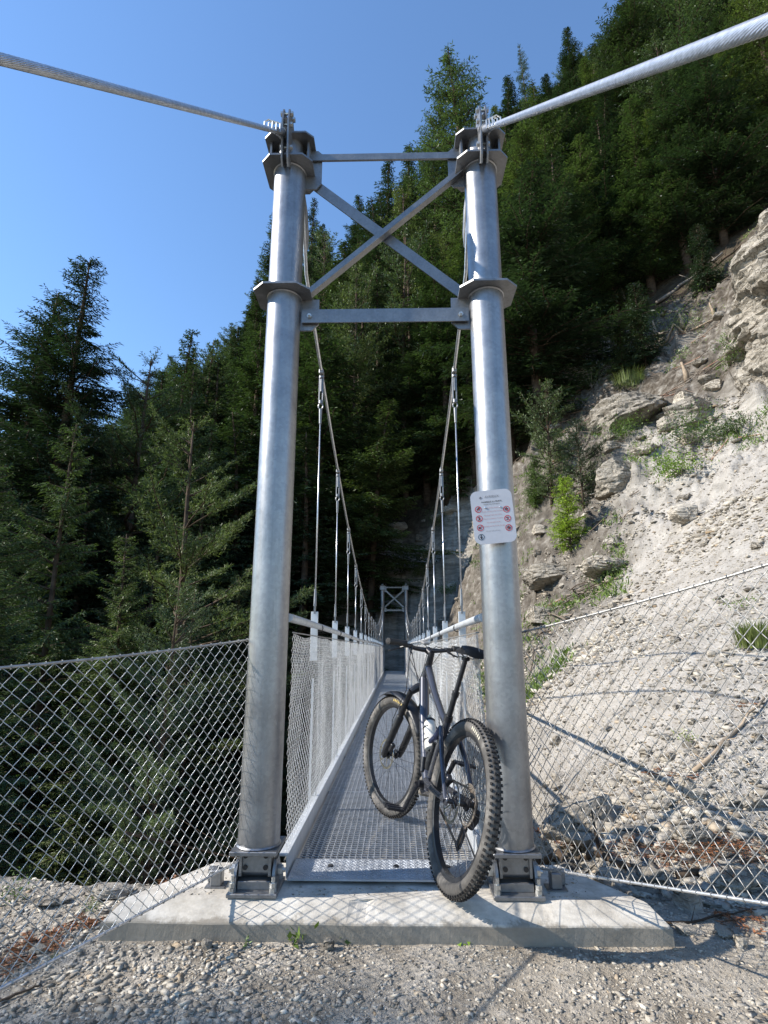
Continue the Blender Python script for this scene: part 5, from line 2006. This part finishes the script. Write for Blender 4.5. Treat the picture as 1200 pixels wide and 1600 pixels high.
    # small emblem left of the heading
    limbs(-.052, .100, .011, [((-.5, -.4), (0, .6), .22), ((0, .6), (.5, -.4), .22), ((-.7, .1), (.7, .1), .16), ((0, .5), (0, -.7), .18)], None, greyink)
    # screws and brackets
    for x, z in ((-.034, .048), (.041, .044)):
        mb = MB()
        mb.M = at(x, z, .003)
        mb.lathe([(.0048, 0), (.0048, .003), (.003, .0042)], n=14)
        mb.build('screw', M_chrome, root, True, 40)
    mb = MB()
    mb.box((0, .020, .046), (.10, .030, .022))
    mb.box((0, .020, -.05), (.10, .030, .022))
    mb.build('mounting_bracket', M_galv_plate, root)


build_sign()

# ------------------------------------------------------------------ mountain bike
def build_bike():
    HEAD = math.atan2(.967, -.262)
    LEAN = math.radians(13)
    root = empty('mountain_bike', (.215, 2.75, .004))
    root.rotation_mode = 'XYZ'
    Mw = Matrix.Rotation(HEAD, 4, 'Z') @ Matrix.Rotation(LEAN, 4, 'X')
    root.rotation_euler = Mw.to_euler()
    tag(root, 'dusty black full-suspension mountain bike leaning against the right post', 'bicycle')
    M_frame = plain('frame_paint', (.085, .088, .105), .22, .55, .15, 6)
    M_blue = plain('blue_grey_anodised', (.07, .085, .17), .3, .6, .1, 6)
    M_tyre, nt, b = new_mat('dusty_tyre')
    f = noise_fac(nt, 9, 6, .65)
    nt.links.new(ramp(nt, f, [(.3, (.030, .028, .026)), (.5, (.085, .078, .070)), (.72, (.25, .23, .205))]), b.inputs['Base Color'])
    b.inputs['Roughness'].default_value = .8
    M_knob = plain('tyre_knobs', (.025, .022, .020), .85, 0, .5, 20)
    M_mud = plain('frame_dust', (.20, .175, .145), .8, 0, .35, 14)

    WR = .372; mi = .031

    def wheel(name, cx, cz, G, front):
        """G: transform for the steering assembly"""
        X = lambda v: G @ Vector(v)
        Rm = G.to_3x3() @ Matrix.Rotation(math.radians(90), 3, 'X')
        c = X((cx, 0, cz))
        wb = MB()
        # rim (hollow, slightly shaped)
        prof = [(.290, -.014), (.296, -.017), (.312, -.017), (.314, -.012), (.305, -.010), (.305, .010), (.314, .012), (.312, .017), (.296, .017), (.290, .014)]
        wb.lathe(prof, c, Rm, 72, closed=True)
        w = wb.build(name, M_black, root, True, 35)
        tb = MB()
        n = 20
        prof = []
        for k in range(n):
            a = 2 * math.pi * k / n
            prof.append((WR - .006 - mi + mi * math.cos(a), mi * math.sin(a) * .98))
        tb.lathe(prof, c, Rm, 96, closed=True)
        t = tb.build('tyre', M_tyre, w, True)
        kb = MB()
        nk = 92
        for k in range(nk):
            a = 2 * math.pi * k / nk
            for j, (yy, rr_, sz) in enumerate(((.0075, WR - .002, (.010, .009, .007)), (-.0075, WR - .002, (.010, .009, .007)), (.0245, WR - .0125, (.010, .009, .007)), (-.0245, WR - .0125, (.010, .009, .007)))):
                aa = a + (math.pi / nk if j >= 2 else 0)
                tilt = 0 if j < 2 else (-.85 if yy > 0 else .85)
                # local frame in wheel plane: radial, tangential, axial
                rad = Vector((math.cos(aa), 0, math.sin(aa))); tan = Vector((-math.sin(aa), 0, math.cos(aa))); axi = Vector((0, 1, 0))
                rad2 = rad * math.cos(tilt) - axi * math.sin(tilt) if j >= 2 else rad
                axi2 = axi * math.cos(tilt) + rad * math.sin(tilt) if j >= 2 else axi
                R_ = G.to_3x3() @ Matrix((tan, axi2, rad2)).transposed()
                p = X((cx + rad.x * rr_, yy, cz + rad.z * rr_))
                kb.box(p, sz, R_)
        kb.build('tread_knobs', M_knob, w)
        # pale letters on the sidewall
        lb = MB()
        for side in (1,):
            for k in range(6):
                a = math.radians(101 + k * 3.2) if not front else math.radians(92 + k * 3.4)
                rad = Vector((math.cos(a), 0, math.sin(a))); tan = Vector((-math.sin(a), 0, math.cos(a))); axi = Vector((0, 1, 0))
                th = math.radians(52)
                nn_ = axi * math.sin(math.radians(72)) + rad * math.cos(math.radians(72)) * .2
                ax2 = (nn_).normalized(); rd2 = tan.cross(ax2)
                R_ = G.to_3x3() @ Matrix((tan, ax2, rd2)).transposed()
                p = X(tuple(Vector((cx, 0, cz)) + rad * (WR - .006 - mi + .006) + axi * (mi * .985)))
                lb.box(p, (.010, .003, .014), R_)
        lb.build('sidewall_mark', plain('pale_mark', (.5, .46, .36) if not front else (.45, .33, .10), .7), w)
        # spokes
        sb = MB()
        for k in range(28):
            a = 2 * math.pi * k / 28
            s = 1 if k % 2 else -1
            a2 = a + (.9 if (k // 2) % 2 else -.9)
            p = X((cx + .296 * math.cos(a), 0, cz + .296 * math.sin(a)))
            q = X((cx + .028 * math.cos(a2), s * .030, cz + .028 * math.sin(a2)))
            sb.tube([p, q], .0011, 4)
        sb.build('spokes', M_blackmetal, w)
        hb = MB()
        hw_ = .050 if front else .070
        hb.lathe([(.012, -hw_), (.012, -.036), (.029, -.034), (.029, -.026), (.014, -.022), (.014, .022), (.029, .026), (.029, .034), (.012, .036), (.012, hw_)], c, Rm, 20)
        hb.build('hub', M_blackmetal, w, True, 40)
        rb = MB()
        cy = .042 if front else .045
        cc = X((cx, cy, cz))
        rb.lathe([(.078, -.001), (.092, -.001), (.092, .001), (.078, .001)], cc, Rm, 40, closed=True)
        for k in range(6):
            a = 2 * math.pi * k / 6
            rb.bar(X((cx + .020 * math.cos(a), cy, cz + .020 * math.sin(a))), X((cx + .080 * math.cos(a + .4), cy, cz + .080 * math.sin(a + .4))), .008, .0018, up=G.to_3x3() @ Vector((0, 1, 0)))
        rb.build('brake_disc', M_chrome, w, True, 40)
        return w

    I4 = Matrix.Identity(4)
    # steering transform
    crown = Vector((.878, 0, .83)); axis = Vector((-.4226, 0, .9063))
    ST = math.radians(17)
    G = Matrix.Translation(crown) @ Matrix.Rotation(ST, 4, axis) @ Matrix.Translation(-crown)
    RA = (0, WR); FA = (1.165, WR)
    wheel('rear_wheel', RA[0], RA[1], I4, False)
    wheel('front_wheel', FA[0], FA[1], G, True)
    g = lambda x, y, z: tuple(G @ Vector((x, y, z)))

    # frame
    fb = MB()
    HT0, HT1 = Vector((.868, 0, .865)), Vector((.823, 0, .962))
    ST0, ST1 = Vector((.435, 0, .37)), Vector((.335, 0, .70))
    fb.tube([HT0 - (HT1 - HT0) * .1, HT0, HT1], [.028, .027, .026], 20)
    fb.tube([HT1 + Vector((-.01, 0, -.018)), Vector((.62, 0, .815)), Vector((.42, 0, .705)), ST1 + Vector((0, 0, -.03))], [.026, .021, .019, .020], 16)
    fb.tube([HT0 + Vector((-.01, 0, .015)), Vector((.72, 0, .66)), Vector((.53, 0, .42)), Vector((.455, 0, .345))], [.030, .031, .031, .030], 16)
    fb.tube([ST0, Vector((.40, 0, .52)), ST1], [.024, .020, .021], 16)
    fb.box((.445, 0, .345), (.10, .07, .075), Matrix.Rotation(.4, 3, 'Y'), bev=.012)
    fr = fb.build('frame', M_frame, root, True, 40)
    # dusty lower shell near the bottom bracket
    mb = MB()
    mb.tube([(.505, 0, .365), (.455, 0, .312)], [.034, .034], 14)
    mb.box((.47, 0, .318), (.09, .062, .035), Matrix.Rotation(.7, 3, 'Y'), bev=.01)
    mb.build('bash_guard', M_mud, fr, True, 40)
    # rear triangle
    mb = MB()
    for s in (-1, 1):
        mb.tube([(.40, s * .035, .375), (.33, s * .050, .372), (.20, s * .066, .37), (.0, s * .074, RA[1])], [.017, .016, .013, .014], 10)
        mb.tube([(.0, s * .074, RA[1]), (.16, s * .066, .53), (.30, s * .045, .655)], [.012, .013, .014], 10)
        mb.box((.0, s * .074, RA[1]), (.045, .010, .04), bev=.006)
    mb.tube([(.33, -.05, .372), (.33, .05, .372)], .014, 8)
    mb.build('rear_triangle', M_frame, root, True, 40)
    mb = MB()
    for s in (-1, 1):
        mb.tube([(.30, s * .047, .655), (.375, s * .035, .60), (.47, s * .028, .56)], [.013, .016, .012], 8)
        mb.lathe([(.014, -.006), (.014, .006)], (.375, s * .040, .60), Matrix.Rotation(math.radians(90), 3, 'X'), 14)
    mb.build('rocker_link', M_blue, root, True, 40)
    mb = MB()
    mb.tube([(.47, 0, .56), (.485, 0, .50)], .013, 12)
    mb.tube([(.483, 0, .51), (.505, 0, .41)], .024, 16)
    mb.tube([(.52, .03, .47), (.50, .03, .40)], .013, 10)
    mb.build('rear_shock', M_black, root, True, 40)
    # dropper post + saddle
    mb = MB()
    d = (ST1 - ST0).normalized()
    mb.tube([ST1 - d * .01, ST1 + d * .02], .024, 18)
    mb.tube([ST1 + d * .02, ST1 + d * .13], .0158, 16)
    mb.tube([ST1 + d * .13, ST1 + d * .155], .020, 16)
    top = ST1 + d * .335
    mb.tube([ST1 + d * .155, top], .0132, 16)
    mb.box(tuple(top + Vector((0, 0, .004))), (.05, .034, .022), bev=.006)
    mb.build('seat_post', M_blackmetal, root, True, 40)
    sx, sz = top.x, top.z
    rows = [(-.125, .066, -.004, .036), (-.115, .072, .012, .044), (-.07, .070, .018, .046), (-.01, .048, .014, .040), (.05, .028, .012, .034), (.11, .020, .012, .028), (.14, .012, .006, .018)]
    mb = MB(); vs = []; fs = []
    m = 12
    for (x, hw_, zt, th) in rows:
        for k in range(m):
            a = 2 * math.pi * k / m
            zz = math.sin(a)
            vs.append((sx + x, hw_ * math.cos(a) * (1 if zz > 0 else .92), sz + .035 + zt + (th * .35 * zz if zz > 0 else th * .65 * zz)))
    for i in range(len(rows) - 1):
        for k in range(m):
            k2 = (k + 1) % m
            fs.append((i * m + k, (i + 1) * m + k, (i + 1) * m + k2, i * m + k2))
    fs.append(tuple(range(m))); fs.append(tuple((len(rows) - 1) * m + k for k in range(m))[::-1])
    mb._add(vs, fs)
    sd = mb.build('saddle', M_black, root, True, 60)
    mb = MB()
    for s in (-1, 1):
        mb.tube([(sx - .10, s * .030, sz + .030), (sx - .06, s * .022, sz + .008), (sx + .05, s * .022, sz + .008), (sx + .11, s * .012, sz + .032)], .0035, 6)
    mb.build('saddle_rail', M_chrome, sd)
    # fork
    fk = MB()
    cw = .062
    cr = crown
    fk.tube([g(cr.x + .02, -cw, cr.z - .035), g(cr.x + .005, -.03, cr.z - .008), g(cr.x, 0, cr.z), g(cr.x + .005, .03, cr.z - .008), g(cr.x + .02, cw, cr.z - .035)], [.022, .026, .030, .026, .022], 12)
    fk.tube([g(*HT0), g(*crown)], [.020, .026], 12)
    for s in (-1, 1):
        a = Vector((cr.x + .022, s * cw, cr.z - .03)); b = Vector((FA[0] - .012, s * cw, FA[1] + .015))
        fk.tube([g(*a), g(*a.lerp(b, .48))], .0182, 14)
    fo = fk.build('fork', M_blackmetal, root, True, 40)
    mb = MB()
    for s in (-1, 1):
        a = Vector((cr.x + .022, s * cw, cr.z - .03)); b = Vector((FA[0] - .012, s * cw, FA[1] + .015))
        mb.tube([g(*a.lerp(b, .40)), g(*a.lerp(b, .42)), g(*a.lerp(b, .95)), g(*b), g(FA[0] + .002, s * (cw - .004), FA[1] - .018)], [.020, .0245, .0225, .020, .013], 14)
        mb.lathe([(.013, -.010), (.013, .010)], g(FA[0], s * (cw + .004), FA[1]), G.to_3x3() @ Matrix.Rotation(math.radians(90), 3, 'X'), 12)
    a = Vector((cr.x + .022, 0, cr.z - .03)); b = Vector((FA[0] - .012, 0, FA[1] + .015)); q = a.lerp(b, .43)
    mb.tube([g(q.x, -cw, q.z), g(q.x + .03, -cw * .8, q.z + .055), g(q.x + .035, 0, q.z + .075), g(q.x + .03, cw * .8, q.z + .055), g(q.x, cw, q.z)], .012, 8)
    mb.build('fork_lowers', M_black, fo, True, 40)
    # brake calipers
    mb = MB()
    mb.box(g(FA[0] - .075, .052, FA[1] + .055), (.06, .028, .032), G.to_3x3() @ Matrix.Rotation(.9, 3, 'Y'), bev=.006)
    mb.tube([g(FA[0] - .07, .06, FA[1] + .08), g(1.05, .09, .60), g(.93, .08, .80), g(.90, .10, .95), g(.86, .12, 1.0)], .0025, 6)
    mb.build('brake_caliper', M_blackmetal, fo, True, 40)
    # mudguard sheet over the front tyre
    mb = MB()
    n = 18
    vs = []; fs = []
    for k in range(n):
        a = math.radians(62 + k * 5.4)
        wd = .052 * (1 - .55 * abs(k / (n - 1) - .45) ** 1.5)
        for j in range(7):
            u = (j - 3) / 3
            rr_ = WR + .022 - .020 * u * u
            for off in (0,):
                vs.append(g(FA[0] + rr_ * math.cos(a), wd * u, FA[1] + rr_ * math.sin(a)))
    for k in range(n - 1):
        for j in range(6):
            fs.append((k * 7 + j, (k + 1) * 7 + j, (k + 1) * 7 + j + 1, k * 7 + j + 1))
    mb._add(vs, fs)
    md = mb.build('mudguard', M_black, root, True)
    so = md.modifiers.new('thickness', 'SOLIDIFY'); so.thickness = .0022
    # bar, stem, grips, levers
    g0 = g
    g = lambda x, y, z: g0(x - .004, y, z + (.028 if z > 1.0 else .010 if z > .97 else 0))
    mb = MB()
    mb.tube([tuple(G @ HT1), g(.815, 0, .985), g(.80, 0, 1.02)], [.023, .021, .019], 16)
    mb.tube([g(.802, 0, 1.010), g(.848, 0, 1.030)], [.021, .024], 12)
    mb.build('stem', M_blackmetal, root, True, 40)
    hb = MB()
    bw = .315
    hb.tube([g(.800, -bw, 1.058), g(.825, -.22, 1.056), g(.848, -.10, 1.034), g(.85, -.04, 1.030), g(.85, .04, 1.030), g(.848, .10, 1.034), g(.825, .22, 1.056), g(.800, bw, 1.058)], [.011, .011, .013, .0158, .0158, .013, .011, .011], 14)
    h = hb.build('handlebar', M_blackmetal, root, True, 40)
    for s in (-1, 1):
        mb = MB()
        mb.tube([g(.797, s * (bw + .012), 1.0585), g(.800, s * bw, 1.058), g(.802, s * (bw - .01), 1.058), g(.8145, s * (bw - .06), 1.0575), g(.828, s * (bw - .125), 1.056), g(.829, s * (bw - .135), 1.056)], [.0195, .020, .019, .018, .019, .020], 14)
        mb.tube([g(.7945, s * (bw + .016), 1.059), g(.797, s * (bw + .012), 1.0585)], [.012, .0172], 12)
        mb.build('grip', M_rubber, h, True, 40)
        mb = MB()
        mb.box(g(.842, s * (bw - .165), 1.045), (.04, .05, .026), G.to_3x3(), bev=.007)
        mb.tube([g(.855, s * (bw - .15), 1.040), g(.885, s * (bw - .13), 1.028), g(.880, s * (bw - .08), 1.012), g(.872, s * (bw - .04), 1.002)], [.007, .006, .0055, .005], 8)
        mb.tube([g(.83, s * (bw - .18), 1.038), g(.80, s * (bw - .16), 1.02), g(.785, s * (bw - .15), 1.005)], [.008, .006, .006], 6)
        mb.build('brake_lever', M_black, h, True, 40)
        mb = MB()
        mb.tube([g(.85, s * (bw - .18), 1.045), g(.93, s * .12, 1.06), g(.945, s * .06, 1.01), g(.93, s * .035, .95), g(.90, s * .02, .86)], .0026, 6)
        mb.tube([g(.845, s * (bw - .2), 1.040), g(.90, s * .10, .99), g(.90, s * .05, .93), g(.86, s * .03, .86)], .0023, 6)
        mb.build('cable', M_black, h, True)
    mb = MB()
    mb.box(g(.870, .012, 1.075), (.055, .048, .016), G.to_3x3() @ Matrix.Rotation(-.25, 3, 'Y'), bev=.005)
    mb.tube([g(.85, .012, 1.035), g(.868, .012, 1.068)], .008, 8)
    mb.build('cycle_computer', plain('device_grey', (.28, .27, .26), .4), h, True, 40)
    g = g0
    # cranks, chainring, pedals, chain, derailleur, cassette
    BBp = Vector((.438, 0, .345))
    mb = MB()
    Ry = Matrix.Rotation(math.radians(90), 3, 'X')
    mb.lathe([(.050, -.002), (.064, -.002), (.067, 0), (.064, .002), (.050, .002)], (BBp.x, -.050, BBp.z), Ry, 48, closed=True)
    for k in range(32):
        a = 2 * math.pi * k / 32
        mb.box((BBp.x + .068 * math.cos(a), -.050, BBp.z + .068 * math.sin(a)), (.005, .003, .006), Matrix.Rotation(-a + math.pi / 2, 3, 'Y'))
    for k in range(5):
        a = 2 * math.pi * k / 5
        mb.bar((BBp.x, -.050, BBp.z), (BBp.x + .055 * math.cos(a), -.050, BBp.z + .055 * math.sin(a)), .012, .004, up=(0, 1, 0))
    mb.tube([(BBp.x, -.062, BBp.z), (BBp.x, .062, BBp.z)], .020, 16)
    mb.build('chainring', M_blackmetal, root, True, 40)
    ca = math.radians(-62)
    for s, ang in ((1, ca), (-1, ca + math.pi)):
        e = Vector((BBp.x + .170 * math.cos(ang), s * .085, BBp.z + .170 * math.sin(ang)))
        mb = MB()
        mb.tube([(BBp.x, s * .066, BBp.z), tuple(Vector((BBp.x, s * .070, BBp.z)).lerp(e, .5)), tuple(e)], [.017, .0125, .013], 10)
        ck = mb.build('crank_arm', M_blackmetal, root, True, 40)
        mb = MB()
        pc = e + Vector((0, s * .060, 0))
        mb.box(tuple(pc + Vector((.045, 0, 0))), (.012, .095, .014), bev=.003)
        mb.box(tuple(pc - Vector((.045, 0, 0))), (.012, .095, .014), bev=.003)
        mb.box(tuple(pc + Vector((0, .043, 0))), (.09, .010, .013), bev=.003)
        mb.box(tuple(pc - Vector((0, .043, 0))), (.09, .010, .013), bev=.003)
        mb.tube([tuple(e), tuple(pc + Vector((0, s * .05, 0)))], .009, 10)
        for dx in (-.045, .045):
            for dy in (-.035, 0, .035):
                for dz in (-1, 1):
                    mb.tube([tuple(pc + Vector((dx, dy, dz * .006))), tuple(pc + Vector((dx, dy, dz * .012)))], .002, 5)
        mb.build('pedal', M_blackmetal, root, False)
    mb = MB()
    for k in range(9):
        r_ = .022 + .0085 * k
        mb.lathe([(r_ - .007, -.0008), (r_, -.0008), (r_, .0008), (r_ - .007, .0008)], (0, -.036 - .0038 * (8 - k), RA[1]), Ry, 34, closed=True)
    mb.build('cassette', plain('dusty_steel', (.22, .19, .16), .5, .5, .3, 20), root, True, 30)
    # chain
    mb = MB()
    loop = [(BBp.x, BBp.z + .068), (.03, RA[1] + .062), (-.055, RA[1] + .035), (-.058, RA[1] - .03), (-.02, RA[1] - .075), (.035, RA[1] - .115), (.055, RA[1] - .17), (.075, RA[1] - .20), (.10, RA[1] - .185), (BBp.x - .02, BBp.z - .066)]
    pts = []
    for k in range(len(loop) - 1):
        a = Vector((loop[k][0], -.05, loop[k][1])); b = Vector((loop[k + 1][0], -.05, loop[k + 1][1]))
        mb.bar(a, b, .009, .007, up=(0, 1, 0))
    for k in range(7):
        a0 = math.radians(-95 + k * 27); a1 = math.radians(-95 + (k + 1) * 27)
        mb.bar((BBp.x + .069 * math.cos(a0), -.05, BBp.z + .069 * math.sin(a0)), (BBp.x + .069 * math.cos(a1), -.05, BBp.z + .069 * math.sin(a1)), .009, .007, up=(0, 1, 0))
    mb.build('chain', plain('dusty_chain', (.17, .13, .10), .6, .4, .4, 40), root)
    mb = MB()
    mb.tube([(-.01, -.082, RA[1] - .02), (.01, -.088, RA[1] - .06), (.03, -.080, RA[1] - .10)], [.016, .020, .016], 10)
    mb.bar((.03, -.064, RA[1] - .10), (.075, -.064, RA[1] - .20), .022, .004, up=(0, 1, 0))
    mb.bar((.03, -.045, RA[1] - .10), (.075, -.045, RA[1] - .20), .018, .003, up=(0, 1, 0))
    for (x, z, r_) in ((.035, RA[1] - .115, .019), (.073, RA[1] - .195, .021)):
        mb.lathe([(r_, -.002), (r_, .002)], (x, -.054, z), Ry, 14)
    mb.build('rear_derailleur', M_blackmetal, root, True, 40)
    # rear brake caliper
    mb = MB()
    mb.box((.055, .058, RA[1] + .075), (.06, .028, .034), Matrix.Rotation(.8, 3, 'Y'), bev=.006)
    mb.tube([(.06, .06, RA[1] + .09), (.16, .075, .56), (.30, .05, .66), (.40, .03, .70)], .0024, 6)
    mb.build('brake_caliper', M_blackmetal, root, True, 40)
    # bottle cage (part) and bottle (own thing)
    dt = (Vector((.53, 0, .42)) - Vector((.72, 0, .66))).normalized()
    nrm = Vector((-dt.z, 0, dt.x)); nrm = nrm if nrm.z > 0 else -nrm
    c0 = Vector((.605, 0, .53)) + nrm * .070
    mb = MB()
    for t in (-.055, .02):
        for s in (-1, 1):
            q = [tuple(c0 + dt * t + Vector((0, s * .039 * math.sin(a), 0)) + nrm * (-.039 * math.cos(a))) for a in [k * math.pi / 8 for k in range(7)]]
            mb.tube(q, .0035, 6)
    mb.bar(c0 - nrm * .040 - dt * .06, c0 - nrm * .040 + dt * .07, .018, .004, up=nrm)
    mb.build('bottle_cage', M_black, root)
    Rb = Matrix((Vector((0, 1, 0)), nrm.cross(Vector((0, 1, 0))) * 0 + (-dt).cross(Vector((0, 1, 0))), -dt)).transposed()
    W = root.matrix_basis
    bpy.context.view_layer.update()
    Wm = Matrix.Translation(root.location) @ Mw
    bw_ = empty('water_bottle')
    Mb = Wm @ Matrix.Translation(c0 + dt * .075) @ Rb.to_4x4()
    bw_.matrix_world = Mb
    tag(bw_, 'white water bottle with dark ring held in the bottle cage of the bicycle', 'bottle')
    mb = MB()
    mb.lathe([(.030, 0), (.0355, .004), (.0365, .02), (.0365, .085), (.033, .095), (.033, .103), (.0365, .112), (.0365, .150), (.032, .165), (.030, .170)], n=28)
    mb.build('flask', plain('bottle_plastic', (.62, .59, .53), .35, 0, .06, 20), bw_, True, 50)
    mb = MB()
    mb.lathe([(.0315, .168), (.0325, .172), (.0325, .182), (.024, .188)], n=28)
    mb.build('cap', M_black, bw_, True, 40)
    mb = MB()
    mb.lathe([(.013, .188), (.013, .200), (.010, .204), (.010, .214), (.006, .217)], n=18)
    mb.build('nozzle', plain('nozzle_beige', (.6, .5, .34), .4, 0, .06, 20), bw_, True, 40)


build_bike()
